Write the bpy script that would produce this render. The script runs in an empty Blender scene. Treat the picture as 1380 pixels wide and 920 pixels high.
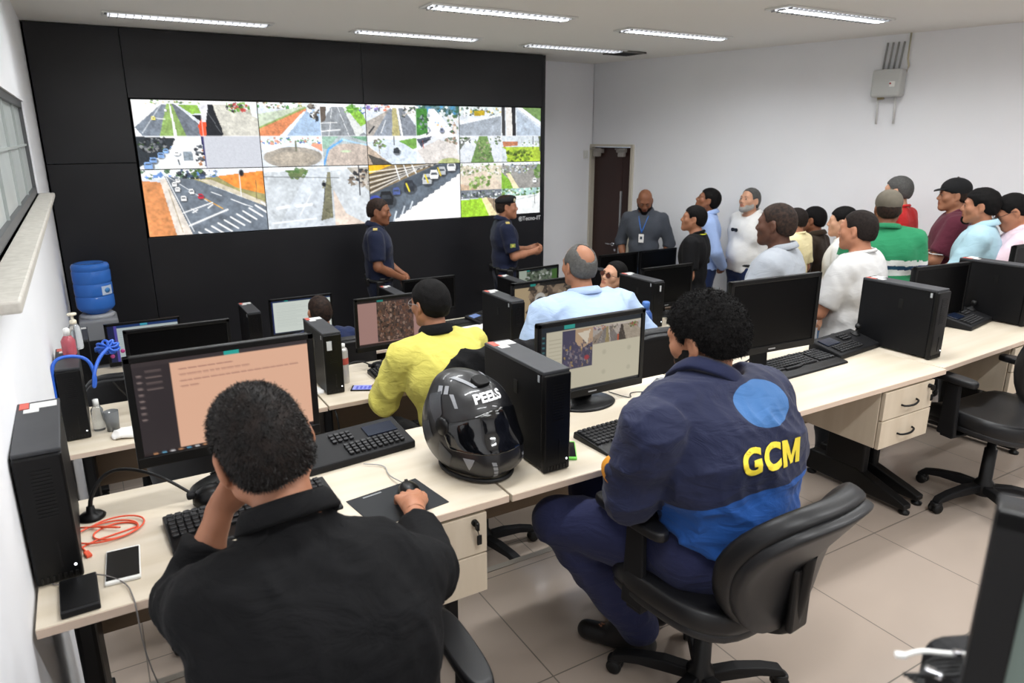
import bpy, bmesh, math, random
import numpy as np
from mathutils import Vector, Matrix
from mathutils.bvhtree import BVHTree
random.seed(7); rng = np.random.RandomState(11)
S = bpy.context.scene
COL = S.collection
PI = math.pi

# ---------------- camera, world, exposure, area lights ----------------
cd = bpy.data.cameras.new('camera'); cam = bpy.data.objects.new('camera', cd); COL.objects.link(cam)
cam.location = (0, 0, 1.77)
cam.rotation_euler = (math.radians(90-16.15), 0, math.radians(-30.62))
cd.sensor_width = 36; cd.lens = 961/1380*36
cd.clip_start = 0.05; cd.clip_end = 60
cd.dof.use_dof = True; cd.dof.focus_distance = 3.0; cd.dof.aperture_fstop = 4.5
S.camera = cam
S.view_settings.view_transform = 'Standard'; S.view_settings.look = 'None'
S.view_settings.exposure = -0.08; S.view_settings.gamma = 1; S.view_settings.use_curve_mapping = False
wd = bpy.data.worlds.new('world'); S.world = wd; wd.use_nodes = True
wd.node_tree.nodes['Background'].inputs[0].default_value = (.75, .85, 1, 1)
wd.node_tree.nodes['Background'].inputs[1].default_value = 1.2
CEIL = 2.62
LIGHTS = [(.9, 6.32), (2.75, 6.27), (4.5, 6.36), (2.78, 4.84), (4.65, 5.06), (.75, 4.75), (.9, 3.3), (2.8, 3.45), (4.9, 3.68),
          (.9, 1.9), (2.8, 2.0), (4.7, 2.1), (.9, .3), (2.8, .4), (4.7, .4), (1.5, -1.3), (3.9, -1.3)]
LPOW = 25.5
for (x, y) in LIGHTS:
    l = bpy.data.lights.new('tube_light', 'AREA'); l.shape = 'RECTANGLE'; l.size = 1.08; l.size_y = .085; l.spread = math.radians(130 if y > 5.5 else 172)
    l.energy = LPOW*(1.0 if y < 5.5 else (.8 if abs(x-2.75) < .1 else .15)); l.color = (.965, .985, 1.0)
    o = bpy.data.objects.new('tube_light', l); COL.objects.link(o); o.location = (x, y, CEIL-.012)

# ---------------- helpers ----------------
def lin(c):
    if isinstance(c, str):
        c = [int(c[i:i+2], 16)/255 for i in (0, 2, 4)]
    return tuple((v/12.92 if v <= .04045 else ((v+.055)/1.055)**2.4) for v in c)
def N(nt, t, loc=None, **kw):
    n = nt.nodes.new(t)
    for k, v in kw.items():
        if k in n.inputs: n.inputs[k].default_value = v
        else: setattr(n, k, v)
    return n
MATS = {}
def mat(name, col, rough=.5, metal=0, spec=.5, bump=None, mottle=None, coat=0, emit=None, estr=1, alpha=1, trans=0, sheen=0, pat=None, attrcol=None, ior=1.45):
    """bump=(scale,strength,distance) or list; mottle=(scale,colour2,amount); pat=(colour, ...) bands chosen by the stored pattern value"""
    if name in MATS: return MATS[name]
    m = bpy.data.materials.new(name); m.use_nodes = True; nt = m.node_tree; b = nt.nodes['Principled BSDF']; MATS[name] = m
    c = lin(col)+(1,)
    b.inputs['Base Color'].default_value = c; b.inputs['Roughness'].default_value = rough
    b.inputs['Metallic'].default_value = metal; b.inputs['Specular IOR Level'].default_value = spec
    b.inputs['Coat Weight'].default_value = coat; b.inputs['Transmission Weight'].default_value = trans
    b.inputs['Sheen Weight'].default_value = sheen; b.inputs['IOR'].default_value = ior; b.inputs['Alpha'].default_value = alpha
    last = None
    tc = N(nt, 'ShaderNodeTexCoord')
    if pat:
        at = N(nt, 'ShaderNodeAttribute', attribute_name='pat')
        cur = None
        for i, (thr, cc) in enumerate(pat):      # colour cc where value > thr
            gt = N(nt, 'ShaderNodeMath', operation='GREATER_THAN'); nt.links.new(at.outputs['Fac'], gt.inputs[0]); gt.inputs[1].default_value = thr
            mx = N(nt, 'ShaderNodeMix', data_type='RGBA'); nt.links.new(gt.outputs[0], mx.inputs[0])
            if cur: nt.links.new(cur, mx.inputs[6])
            else: mx.inputs[6].default_value = c
            mx.inputs[7].default_value = lin(cc)+(1,); cur = mx.outputs[2]
        last = cur
    if mottle:
        sc, c2, am = mottle
        n = N(nt, 'ShaderNodeTexNoise'); n.inputs['Scale'].default_value = sc if not isinstance(sc, tuple) else 1; n.inputs['Detail'].default_value = 5
        if isinstance(sc, tuple):
            mp = N(nt, 'ShaderNodeMapping'); mp.inputs['Scale'].default_value = sc; nt.links.new(tc.outputs['Object'], mp.inputs[0]); nt.links.new(mp.outputs[0], n.inputs[0])
        else: nt.links.new(tc.outputs['Object'], n.inputs[0])
        rp = N(nt, 'ShaderNodeMapRange'); rp.inputs[1].default_value = .35; rp.inputs[2].default_value = .65; rp.inputs[3].default_value = 0; rp.inputs[4].default_value = am
        nt.links.new(n.outputs['Fac'], rp.inputs[0])
        mx = N(nt, 'ShaderNodeMix', data_type='RGBA'); nt.links.new(rp.outputs[0], mx.inputs[0])
        if last: nt.links.new(last, mx.inputs[6])
        else: mx.inputs[6].default_value = c
        mx.inputs[7].default_value = lin(c2)+(1,); last = mx.outputs[2]
    if last: nt.links.new(last, b.inputs['Base Color'])
    if attrcol:
        at = N(nt, 'ShaderNodeAttribute', attribute_name=attrcol)
        nt.links.new(at.outputs['Color'], b.inputs['Emission Color']); b.inputs['Emission Strength'].default_value = estr
        b.inputs['Base Color'].default_value = (.01, .01, .01, 1)
    if emit:
        b.inputs['Emission Color'].default_value = lin(emit)+(1,); b.inputs['Emission Strength'].default_value = estr
    if bump:
        prev = None
        for (sc, st, di) in (bump if isinstance(bump, list) else [bump]):
            n = N(nt, 'ShaderNodeTexNoise'); n.inputs['Detail'].default_value = 4
            if isinstance(sc, tuple):
                mp = N(nt, 'ShaderNodeMapping'); mp.inputs['Scale'].default_value = sc; nt.links.new(tc.outputs['Object'], mp.inputs[0]); nt.links.new(mp.outputs[0], n.inputs[0]); n.inputs['Scale'].default_value = 1
                n.inputs['Distortion'].default_value = 1.2
            else: nt.links.new(tc.outputs['Object'], n.inputs[0]); n.inputs['Scale'].default_value = sc
            bp = N(nt, 'ShaderNodeBump'); bp.inputs['Strength'].default_value = st; bp.inputs['Distance'].default_value = di
            nt.links.new(n.outputs['Fac'], bp.inputs['Height'])
            if prev: nt.links.new(prev, bp.inputs['Normal'])
            prev = bp.outputs[0]
        nt.links.new(prev, b.inputs['Normal'])
    return m

class MB:
    """collects shapes; build() links them as one mesh object"""
    def __init__(s): s.bm = bmesh.new(); s.mi = 0
    def _fin(s, n0, M=None, smooth=False):
        fs = list(s.bm.faces)[n0:]
        for f in fs: f.material_index = s.mi; f.smooth = smooth
    def box(s, c, d, M=None, bev=0, R=None, seg=2):
        """centre, dims"""
        n0 = len(s.bm.faces)
        b2 = bmesh.new(); bmesh.ops.create_cube(b2, size=1)
        for v in b2.verts: v.co = Vector((v.co.x*d[0], v.co.y*d[1], v.co.z*d[2]))
        if bev: bmesh.ops.bevel(b2, geom=list(b2.edges), offset=bev, segments=seg, affect='EDGES', profile=.5)
        X = Matrix.Translation(c)
        if R: X = X @ R.to_4x4()
        if M: X = M @ X
        s._add(b2, X, smooth=False)
    def _add(s, b2, X=None, smooth=False):
        b2.verts.index_update(); 
        vm = []
        for v in b2.verts: vm.append(s.bm.verts.new((X @ v.co) if X else v.co))
        for f in b2.faces:
            try:
                g = s.bm.faces.new([vm[v.index] for v in f.verts]); g.material_index = s.mi; g.smooth = smooth or f.smooth
            except ValueError: pass
        b2.free()
    def lathe(s, prof, c=(0, 0, 0), seg=24, R=None, smooth=True, M=None, sx=1, sy=1):
        b2 = bmesh.new(); rings = []
        for (r, z) in prof:
            if r < 1e-6: rings.append([b2.verts.new((0, 0, z))])
            else: rings.append([b2.verts.new((r*sx*math.cos(2*PI*i/seg), r*sy*math.sin(2*PI*i/seg), z)) for i in range(seg)])
        for a, b in zip(rings, rings[1:]):
            for i in range(seg):
                j = (i+1) % seg
                if len(a) == 1 and len(b) == 1: continue
                if len(a) == 1: f = b2.faces.new((a[0], b[j], b[i]))
                elif len(b) == 1: f = b2.faces.new((a[i], a[j], b[0]))
                else: f = b2.faces.new((a[i], a[j], b[j], b[i]))
                f.smooth = smooth
        for e in (rings[0], rings[-1]):
            if len(e) > 1:
                try: b2.faces.new(e)
                except ValueError: pass
        bmesh.ops.recalc_face_normals(b2, faces=list(b2.faces))
        X = Matrix.Translation(c)
        if R: X = X @ R.to_4x4()
        if M: X = M @ X
        s._add(b2, X)
    def cyl(s, a, b, r, r2=None, seg=16, M=None):
        a = Vector(a); b = Vector(b); d = b-a; r2 = r if r2 is None else r2
        q = d.to_track_quat('Z', 'Y').to_matrix()
        s.lathe([(r, 0), (r2, d.length)], c=a, seg=seg, R=q, M=M, smooth=True)
    def tube(s, pts, r, seg=8, M=None, closed=False, smooth_path=0):
        P = [Vector(p) for p in pts]
        for _ in range(smooth_path):      # chaikin
            Q = [P[0]]
            for a, b in zip(P, P[1:]): Q += [a*.75+b*.25, a*.25+b*.75]
            Q.append(P[-1]); P = Q
        b2 = bmesh.new(); rings = []; n = len(P); up = Vector((0, 0, 1))
        for i, p in enumerate(P):
            t = (P[(i+1) % n]-P[i-1]) if closed else (P[min(i+1, n-1)]-P[max(i-1, 0)])
            t.normalize(); x = t.cross(up)
            if x.length < 1e-3: x = t.cross(Vector((0, 1, 0)))
            x.normalize(); y = x.cross(t); rr = r if not callable(r) else r(i/(n-1))
            rings.append([b2.verts.new(p+x*rr*math.cos(2*PI*k/seg)+y*rr*math.sin(2*PI*k/seg)) for k in range(seg)])
        pr = list(zip(rings, rings[1:])) + ([(rings[-1], rings[0])] if closed else [])
        for a, b in pr:
            for k in range(seg):
                f = b2.faces.new((a[k], a[(k+1) % seg], b[(k+1) % seg], b[k])); f.smooth = True
        if not closed:
            for e in (rings[0], rings[-1]):
                b2.faces.new(e)
        bmesh.ops.recalc_face_normals(b2, faces=list(b2.faces))
        s._add(b2, M)
    def prism(s, poly, ext, M=None, bev=0):
        """poly of 3D points, extruded by vector ext"""
        b2 = bmesh.new(); e = Vector(ext)
        A = [b2.verts.new(p) for p in poly]; B = [b2.verts.new(Vector(p)+e) for p in poly]; n = len(A)
        b2.faces.new(A); b2.faces.new(B[::-1])
        for i in range(n): b2.faces.new((A[i], B[i], B[(i+1) % n], A[(i+1) % n]))
        bmesh.ops.recalc_face_normals(b2, faces=list(b2.faces))
        if bev: bmesh.ops.bevel(b2, geom=list(b2.edges), offset=bev, segments=2, affect='EDGES', profile=.5)
        s._add(b2, M)
    def pad(s, w, d, h, n=4, bend=None, M=None, seg=40, taper=None, edge=.35):
        """rounded cushion, superellipse outline"""
        b2 = bmesh.new(); rings = []
        prof = [(.0, -1), (.55, -1), (.86, -1), (.96, -.75), (1, -.3), (1, .3), (.96, .75), (.86, 1), (.55, 1.0), (0, 1.0)]
        for (q, t) in prof:
            ring = []
            for k in range(seg if q > 0 else 1):
                a = 2*PI*k/seg; ca, sa = math.cos(a), math.sin(a)
                rr = (abs(ca)**n+abs(sa)**n)**(-1/n)
                ins = (1-q)*edge if q > .5 else 1-q
                x = ca*rr*(w/2)*(1-ins) if q else 0; y = sa*rr*(d/2)*(1-ins) if q else 0
                if q > .8: x = ca*rr*(w/2-(1-q)*h*1.2); y = sa*rr*(d/2-(1-q)*h*1.2)
                p = Vector((x, y, t*h/2))
                if taper: p.x *= taper(p.y/(d/2))
                if bend: p = bend(p)
                ring.append(b2.verts.new(p))
            rings.append(ring)
        for a, b in zip(rings, rings[1:]):
            for i in range(seg):
                j = (i+1) % seg
                if len(a) == 1: f = b2.faces.new((a[0], b[j], b[i]))
                elif len(b) == 1: f = b2.faces.new((a[i], a[j], b[0]))
                else: f = b2.faces.new((a[i], a[j], b[j], b[i]))
                f.smooth = True
        bmesh.ops.recalc_face_normals(b2, faces=list(b2.faces))
        s._add(b2, M)
    def build(s, name, mats, parent=None, loc=None, M=None):
        me = bpy.data.meshes.new(name); s.bm.to_mesh(me); s.bm.free()
        for m in (mats if isinstance(mats, (list, tuple)) else [mats]): me.materials.append(m)
        o = bpy.data.objects.new(name, me); COL.objects.link(o)
        if parent: o.parent = parent
        if loc is not None: o.location = loc
        if M is not None: o.matrix_local = M
        return o
def tag(o, label=None, cat=None, group=None, kind=None):
    if label: o['label'] = label
    if cat: o['category'] = cat
    if group: o['group'] = group
    if kind: o['kind'] = kind
    return o
def thing(name, label, cat, loc=(0, 0, 0), rz=0, group=None):
    o = bpy.data.objects.new(name, None); COL.objects.link(o); o.location = loc; o.rotation_euler = (0, 0, rz); o.empty_display_size = .1
    return tag(o, label, cat, group)
def struct(name, mb, m, parent=None):
    o = mb.build(name, m, parent); o['kind'] = 'structure'; return o
def copy_tree(o, parent=None):
    c = o.copy(); COL.objects.link(c); c.parent = parent
    if parent is not None: c.matrix_parent_inverse = o.matrix_parent_inverse
    for ch in list(o.children): copy_tree(ch, c)
    return c
def put(o, loc, rz=0, label=None, group=None):
    o.location = loc; o.rotation_euler = (0, 0, rz)
    if label: o['label'] = label
    if group: o['group'] = group
    return o
def text_mesh(body, size, depth=.001, bold=0.0, spacing=1.0, shear=0):
    cu = bpy.data.curves.new('t', 'FONT'); cu.body = body; cu.size = size; cu.extrude = depth; cu.offset = bold; cu.align_x = 'CENTER'; cu.align_y = 'CENTER'; cu.space_character = spacing; cu.shear = shear
    o = bpy.data.objects.new('t', cu); COL.objects.link(o)
    bpy.context.view_layer.update()
    me = bpy.data.meshes.new_from_object(o.evaluated_get(bpy.context.evaluated_depsgraph_get()))
    bpy.data.objects.remove(o); return me
def place_text(name, body, size, m, parent, M, **kw):
    me = text_mesh(body, size, **kw); me.materials.clear(); me.materials.append(m)
    o = bpy.data.objects.new(name, me); COL.objects.link(o); o.parent = parent; o.matrix_local = M
    return o
def wrap(me, root, bvh, ctr, look, ang=0, sx=1, sy=1, off=.0018, m=None, name='lettering', cell=.010, up=(0, 0, 1)):
    b_ = bmesh.new(); b_.from_mesh(me); bmesh.ops.triangulate(b_, faces=list(b_.faces))
    for _ in range(4):
        es = [e for e in b_.edges if e.calc_length() > cell]
        if not es: break
        bmesh.ops.subdivide_edges(b_, edges=es, cuts=1); bmesh.ops.triangulate(b_, faces=list(b_.faces))
    ctr = Vector(ctr); look = Vector(look).normalized(); rgt = look.cross(Vector(up)).normalized(); upv = rgt.cross(look); ca, sa = math.cos(ang), math.sin(ang)
    for v in b_.verts:
        x, y = v.co.x*sx, v.co.y*sy; x, y = x*ca-y*sa, x*sa+y*ca
        o_ = ctr-look*.4+rgt*x+upv*y; hit = bvh.ray_cast(o_, look)
        v.co = (hit[0]+hit[1]*off) if hit[0] else o_+look*.4
    bmesh.ops.solidify(b_, geom=list(b_.faces), thickness=.0008)
    b_.to_mesh(me); b_.free(); me.materials.clear(); me.materials.append(m)
    o = bpy.data.objects.new(name, me); COL.objects.link(o); o.parent = root; return o
def flatpoly(polys):
    b_ = bmesh.new()
    for P in polys: b_.faces.new([b_.verts.new((x, y, 0)) for x, y in P])
    me = bpy.data.meshes.new('p'); b_.to_mesh(me); b_.free(); return me
def bvh_of(o): return BVHTree.FromPolygons([v.co.copy() for v in o.data.vertices], [tuple(p.vertices) for p in o.data.polygons])
def RX(a): return Matrix.Rotation(a, 4, 'X')
def RY(a): return Matrix.Rotation(a, 4, 'Y')
def RZ(a): return Matrix.Rotation(a, 4, 'Z')
def T(*a): return Matrix.Translation(a if len(a) == 3 else a[0])
R_ = math.radians

# ---------------- materials ----------------
WALLW = mat('white_wall_paint', 'f7f8fb', .75, bump=(30, .15, .004), mottle=(1.3, 'f0f1f5', .5))
CEILM = mat('ceiling_paint', 'f4f2ec', .85)
BLKPANEL = mat('black_cladding', '232326', .33, spec=.4, mottle=(3, '1c1c1f', .5))
SCREENBEZ = mat('display_edge', '050506', .4)
PLAST = mat('black_plastic', '09090a', .38, spec=.3, bump=(900, .08, .0005))
PLASTM = mat('matt_black_plastic', '131315', .6, spec=.3, bump=(700, .1, .0005))
STEELB = mat('black_case_steel', '0c0c0e', .5, spec=.22, bump=(500, .1, .0004), mottle=(8, '121214', .5))
CASETOP = mat('dark_grey_case_lid', '3a3b3e', .5, spec=.4, mottle=(12, '303134', .5))
WOOD = mat('maple_laminate', 'd6cbb9', .38, mottle=((1.2, 16, 16), 'c9bca6', .75), bump=((4, 90, 90), .04, .0006))
WOODF = mat('maple_laminate_upright', 'd6c8b3', .42, mottle=((14, 14, 1.6), 'c9b9a2', .75))
EDGE = mat('maple_edge_band', 'd9c3b0', .45)
MODEST = mat('modesty_board', '84705a', .55, mottle=((1, 10, 12), '77644e', .6))
BLKMET = mat('black_powder_coat', '0b0b0c', .4, spec=.4)
GREYPL = mat('grey_plastic', '8d9092', .45)
WHITEP = mat('white_plastic', 'e6e6e2', .4)
WHITEPAPER = mat('white_paper', 'eceae6', .8)
LED = mat('power_light', 'ffffff', .3, emit='f4f8ff', estr=3)
CHROME = mat('chrome', 'b8b8bc', .22, metal=1)
RUBBER = mat('rubber', '0a0a0b', .55)
VINYL = mat('black_vinyl', '141416', .42, spec=.45, bump=(260, .15, .0008))
# ---------------- smooth solids: distance fields turned into meshes ----------------
def surfnets(D, o, h):
    s = D < 0; nx, ny, nz = D.shape
    c = np.zeros((nx-1, ny-1, nz-1), np.int8)
    cor = [(i, j, k) for i in (0, 1) for j in (0, 1) for k in (0, 1)]
    for i, j, k in cor: c += s[i:nx-1+i, j:ny-1+j, k:nz-1+k]
    act = (c > 0) & (c < 8); I = np.argwhere(act)
    if len(I) == 0: return np.zeros((0, 3)), np.zeros((0, 4), int)
    idx = -np.ones(act.shape, np.int64); idx[act] = np.arange(len(I))
    vals = np.stack([D[I[:, 0]+i, I[:, 1]+j, I[:, 2]+k] for i, j, k in cor], 1)
    acc = np.zeros((len(I), 3)); cnt = np.zeros(len(I))
    for a in range(8):
        for b in range(a+1, 8):
            ca, cb = np.array(cor[a]), np.array(cor[b])
            if abs(ca-cb).sum() != 1: continue
            va, vb = vals[:, a], vals[:, b]; m = (va < 0) != (vb < 0)
            t = np.where(m, va/np.where(m, va-vb, 1), 0)
            acc += (ca+(cb-ca)*t[:, None])*m[:, None]; cnt += m
    V = (I+acc/cnt[:, None])*h+o
    Q = []
    for ax in range(3):
        b, c_ = (ax+1) % 3, (ax+2) % 3
        st = np.moveaxis(s, (ax, b, c_), (0, 1, 2)); it = np.moveaxis(idx, (ax, b, c_), (0, 1, 2))
        ch = st[:-1, 1:-1, 1:-1] != st[1:, 1:-1, 1:-1]
        E = np.argwhere(ch)
        if len(E) == 0: continue
        i, j, k = E[:, 0], E[:, 1]+1, E[:, 2]+1
        q = np.stack([it[i, j-1, k-1], it[i, j, k-1], it[i, j, k], it[i, j-1, k]], 1)
        ins = st[i, j, k]; q[~ins] = q[~ins][:, ::-1]; Q.append(q)
    Q = np.concatenate(Q); Q = Q[(Q >= 0).all(1)]
    return V, Q
def cap(a, b, ra, rb=None, k=.02, op='+'): return ('c', np.array(a, float), np.array(b, float), ra, ra if rb is None else rb, k, op)
def ell(c, r, R=None, k=.02, op='+'): return ('e', np.array(c, float), np.array(r, float), np.eye(3) if R is None else np.array(R, float), k, op)
def bxp(c, r, R=None, k=.02, op='+', rd=.01): return ('b', np.array(c, float), np.array(r, float), np.eye(3) if R is None else np.array(R, float), k, op, rd)
def xform(prims, Rm, t):
    out = []
    for p in prims:
        if p[0] == 'c': out.append(('c', Rm@p[1]+t, Rm@p[2]+t)+p[3:])
        else: out.append((p[0], Rm@p[1]+t, p[2], Rm@p[3])+p[4:])
    return out
def inflate(prims, t):
    out = []
    for p in prims:
        if p[0] == 'c': out.append(p[:3]+(p[3]+t, p[4]+t)+p[5:])
        else: out.append(p[:2]+(p[2]+t,)+p[3:])
    return out
def pb(p):
    if p[0] == 'c': r = max(p[3], p[4]); return np.minimum(p[1], p[2])-r, np.maximum(p[1], p[2])+r
    r = np.abs(p[3])@p[2]; return p[1]-r, p[1]+r
def pk(p): return p[5] if p[0] == 'c' else p[4]
def pop(p): return p[6] if p[0] == 'c' else p[5]
def pdist(p, X, Y, Z):
    if p[0] == 'c':
        a, b = p[1], p[2]; d = b-a; L2 = max(d@d, 1e-9)
        px, py, pz = X-a[0], Y-a[1], Z-a[2]
        t = np.clip((px*d[0]+py*d[1]+pz*d[2])/L2, 0, 1)
        return np.sqrt((px-t*d[0])**2+(py-t*d[1])**2+(pz-t*d[2])**2)-(p[3]+(p[4]-p[3])*t)
    c, r, Rm = p[1], p[2], p[3]; px, py, pz = X-c[0], Y-c[1], Z-c[2]
    l = [px*Rm[0, i]+py*Rm[1, i]+pz*Rm[2, i] for i in range(3)]
    if p[0] == 'e':
        k0 = np.sqrt(sum((l[i]/r[i])**2 for i in range(3))); k1 = np.sqrt(sum((l[i]/r[i]**2)**2 for i in range(3)))
        return k0*(k0-1)/np.maximum(k1, 1e-6)
    rd = p[6]; q = [np.abs(l[i])-(r[i]-rd) for i in range(3)]
    return np.sqrt(sum(np.maximum(v, 0)**2 for v in q))+np.minimum(np.maximum(np.maximum(q[0], q[1]), q[2]), 0)-rd
def smin(a, b, k):
    h = np.maximum(k-np.abs(a-b), 0)/k; return np.minimum(a, b)-h*h*k*.25
def smax(a, b, k): return -smin(-a, -b, k)
def field(prims, lo, hi, h):
    n = np.maximum(((hi-lo)/h).astype(int)+2, 4)
    ax = [(lo[i]+h*np.arange(n[i])).astype(np.float32) for i in range(3)]
    D = np.full(n, 1.0, np.float32)
    for p in prims:
        a, b = pb(p); mg = pk(p)+3*h+.01
        i0 = np.clip(((a-mg-lo)/h).astype(int), 0, n); i1 = np.clip(((b+mg-lo)/h).astype(int)+2, 0, n)
        if (i1 <= i0).any(): continue
        sl = tuple(slice(i0[i], i1[i]) for i in range(3))
        X = ax[0][sl[0]][:, None, None]; Y = ax[1][sl[1]][None, :, None]; Z = ax[2][sl[2]][None, None, :]
        d = pdist(p, X, Y, Z)
        D[sl] = smin(D[sl], d, pk(p)) if pop(p) == '+' else smax(D[sl], -d, pk(p))
    G = (ax[0][:, None, None], ax[1][None, :, None], ax[2][None, None, :])
    return D, G
def bounds(prims, mg):
    B = [pb(p) for p in prims if pop(p) == '+']
    return np.min([b[0] for b in B], 0)-mg, np.max([b[1] for b in B], 0)+mg
def npmesh(name, V, Q, mats, parent=None, mi=None, attr=None):
    me = bpy.data.meshes.new(name); nv, nf = len(V), len(Q)
    me.vertices.add(nv); me.vertices.foreach_set('co', np.asarray(V, np.float32).ravel())
    me.loops.add(nf*4); me.loops.foreach_set('vertex_index', np.asarray(Q, np.int32).ravel())
    me.polygons.add(nf); me.polygons.foreach_set('loop_start', np.arange(0, nf*4, 4, dtype=np.int32))
    try: me.polygons.foreach_set('loop_total', np.full(nf, 4, np.int32))
    except Exception: pass
    me.update(calc_edges=True); me.validate()
    me.polygons.foreach_set('use_smooth', np.ones(len(me.polygons), bool))
    for m in (mats if isinstance(mats, (list, tuple)) else [mats]): me.materials.append(m)
    if mi is not None and len(me.polygons) == nf: me.polygons.foreach_set('material_index', np.asarray(mi, np.int32))
    if attr is not None:
        a = me.attributes.new('pat', 'FLOAT', 'POINT'); a.data.foreach_set('value', np.asarray(attr, np.float32))
    o = bpy.data.objects.new(name, me); COL.objects.link(o)
    if parent: o.parent = parent
    return o
def rot3(yaw=0, pitch=0, roll=0):
    return np.array((Matrix.Rotation(yaw, 3, 'Z') @ Matrix.Rotation(pitch, 3, 'X') @ Matrix.Rotation(roll, 3, 'Y')))
def wob(P, f, seed, n=5):
    r = np.random.RandomState(seed); out = 0
    X, Y, Z = P
    for i in range(n):
        d = r.normal(size=3); d /= np.linalg.norm(d); e = r.normal(size=3); e /= np.linalg.norm(e); ph = r.rand()*6
        w = np.sin(f*.6*(e[0]*X+e[1]*Y+e[2]*Z)+ph*2)*1.3
        out = out+np.sin(f*(1+.3*i)*(d[0]*X+d[1]*Y+d[2]*Z)+ph+w)/n
    return out
def folds(P, f, seed, amp):
    w = wob(P, f, seed, 3); return amp*(1-2*np.abs(w)**.7)
# ---------------- people ----------------
def skin(name, c, dark):
    return mat('skin_'+name, c, .5, spec=.4, mottle=(14, dark, .35), bump=(160, .12, .001))
def cloth(name, c, c2=None, rough=.85, w=.25, pat=None, f=9, sheen=.08, mot=.4, **kw):
    return mat('cloth_'+name, c, rough, spec=.25, sheen=sheen, mottle=(6, c2 or c, mot), bump=[((f, f, f*2.2), w, .02), (500, .12, .0006)], pat=pat, **kw)
def hairm(name, c, c2): return mat('hair_'+name, c, .75, spec=.18, mottle=(90, c2, .6), bump=[(220, .6, .003)])
HB = hairm('black', '0a0909', '131010'); HG = hairm('grey', '5c5b59', '454443'); HD = hairm('dark_brown', '1a1513', '2b2320')
HSHORT = mat('hair_cropped', '1b1512', .65, spec=.2, mottle=(60, '3a2a22', .8), bump=(400, .5, .001))
EYEW = mat('eye_white', '9c8f88', .3); EYEB = mat('eye_dark', '14100e', .25); LIPM = {}
def head_prims(fat=0, jaw=1, nose=1):
    P = [ell((0, -.014, .034), (.0745+fat*.3, .096, .083), k=.03),
         ell((0, .022, -.03), (.061+fat*.6, .066, .078), k=.035),
         cap((-.048-fat*.5, .0, -.052), (-.012, .063, -.096), .026+fat*.5, .021*jaw, k=.025), cap((.048+fat*.5, .0, -.052), (.012, .063, -.096), .026+fat*.5, .021*jaw, k=.025),
         ell((0, .070, -.094), (.024, .02, .019), k=.02),
         ell((-.041, .054, -.021), (.026+fat*.4, .024, .025), k=.02), ell((.041, .054, -.021), (.026+fat*.4, .024, .025), k=.02),
         cap((-.034, .074, .021), (.034, .074, .021), .0145, k=.02),
         ell((-.0315, .094, .002), (.019, .014, .0125), k=.014, op='-'), ell((.0315, .094, .002), (.019, .014, .0125), k=.014, op='-'),
         ell((-.0315, .0745, .001), (.0155, .0125, .011), k=.006), ell((.0315, .0745, .001), (.0155, .0125, .011), k=.006),
         cap((0, .082, .012), (0, .102*nose, -.026), .008, .0115, k=.012), ell((-.0125, .094, -.031), (.009, .010, .008), k=.007), ell((.0125, .094, -.031), (.009, .010, .008), k=.007),
         ell((0, .078, -.058), (.026, .017, .020), k=.018),
         cap((-.015, .086, -.0555), (.017, .087, -.0555), .0058, k=.006), cap((-.015, .086, -.0665), (.015, .086, -.0665), .0068, k=.006),
         ell((0, .0985, -.061), (.018, .005, .0014), k=.004, op='-')]
    for s in (-1, 1):
        R = rot3(s*.35, -.15, 0)
        P += [ell((s*.0785, -.012, -.004), (.0095, .0185, .032), R=R, k=.008), ell((s*.089, -.008, -.001), (.007, .010, .019), R=R, k=.005, op='-'),
              ell((s*.076, -.004, -.033), (.007, .009, .010), k=.006)]
    return P
def finger_frame(d, n):
    d = np.array(d, float); d /= np.linalg.norm(d); n = np.array(n, float); n -= d*(n@d); n /= np.linalg.norm(n); return d, n
def hand_prims(W, d, n, side, curl=(.5, .6, .4), thumb=(.7, .25), sc=1.0, spread=.06):
    """W wrist, d finger direction, n the way the palm faces, side +1 right hand / -1 left hand"""
    d, n = finger_frame(d, n); t = np.cross(n, d)*side; W = np.array(W, float); P = []
    ofs = [.029, .0095, -.0095, -.0275]; kn = [.087, .091, .086, .077]; seg = [(.040, .025, .019), (.044, .028, .021), (.041, .026, .020), (.032, .020, .018)]
    P.append(cap(W-d*.015, W+d*.03, .026*sc, .026*sc, k=.012))
    for i in range(4):
        a = W+d*.015*sc+t*ofs[i]*.55*sc; b = W+d*kn[i]*sc+t*ofs[i]*sc
        P.append(cap(a, b, .0155*sc, .0118*sc, k=.012))
        dd = d+t*spread*(1.5-i)*.7; dd /= np.linalg.norm(dd); nn = n.copy(); p = b; r = .0098*sc if i < 3 else .0086*sc
        for j in range(3):
            an = curl[j]; c, s = math.cos(an), math.sin(an); dd, nn = dd*c+nn*s, nn*c-dd*s
            q = p+dd*seg[i][j]*sc; P.append(cap(p, q, r, r*.9, k=.003)); p = q; r *= .92
    a = W+d*.018*sc+t*.018*sc+n*.006; dd = d*math.cos(thumb[0])+t*math.sin(thumb[0])+n*thumb[1]; dd /= np.linalg.norm(dd)
    b = a+dd*.045*sc; P.append(cap(a, b, .0165*sc, .012*sc, k=.012))
    dd = dd+d*.35-t*.25; dd /= np.linalg.norm(dd); c = b+dd*.032*sc; P.append(cap(b, c, .0112*sc, .0098*sc, k=.004))
    dd = dd+d*.2-t*.15; dd /= np.linalg.norm(dd); P.append(cap(c, c+dd*.024*sc, .0098*sc, .008*sc, k=.003))
    return P
V3 = lambda *a: np.array(a, float)
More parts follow.
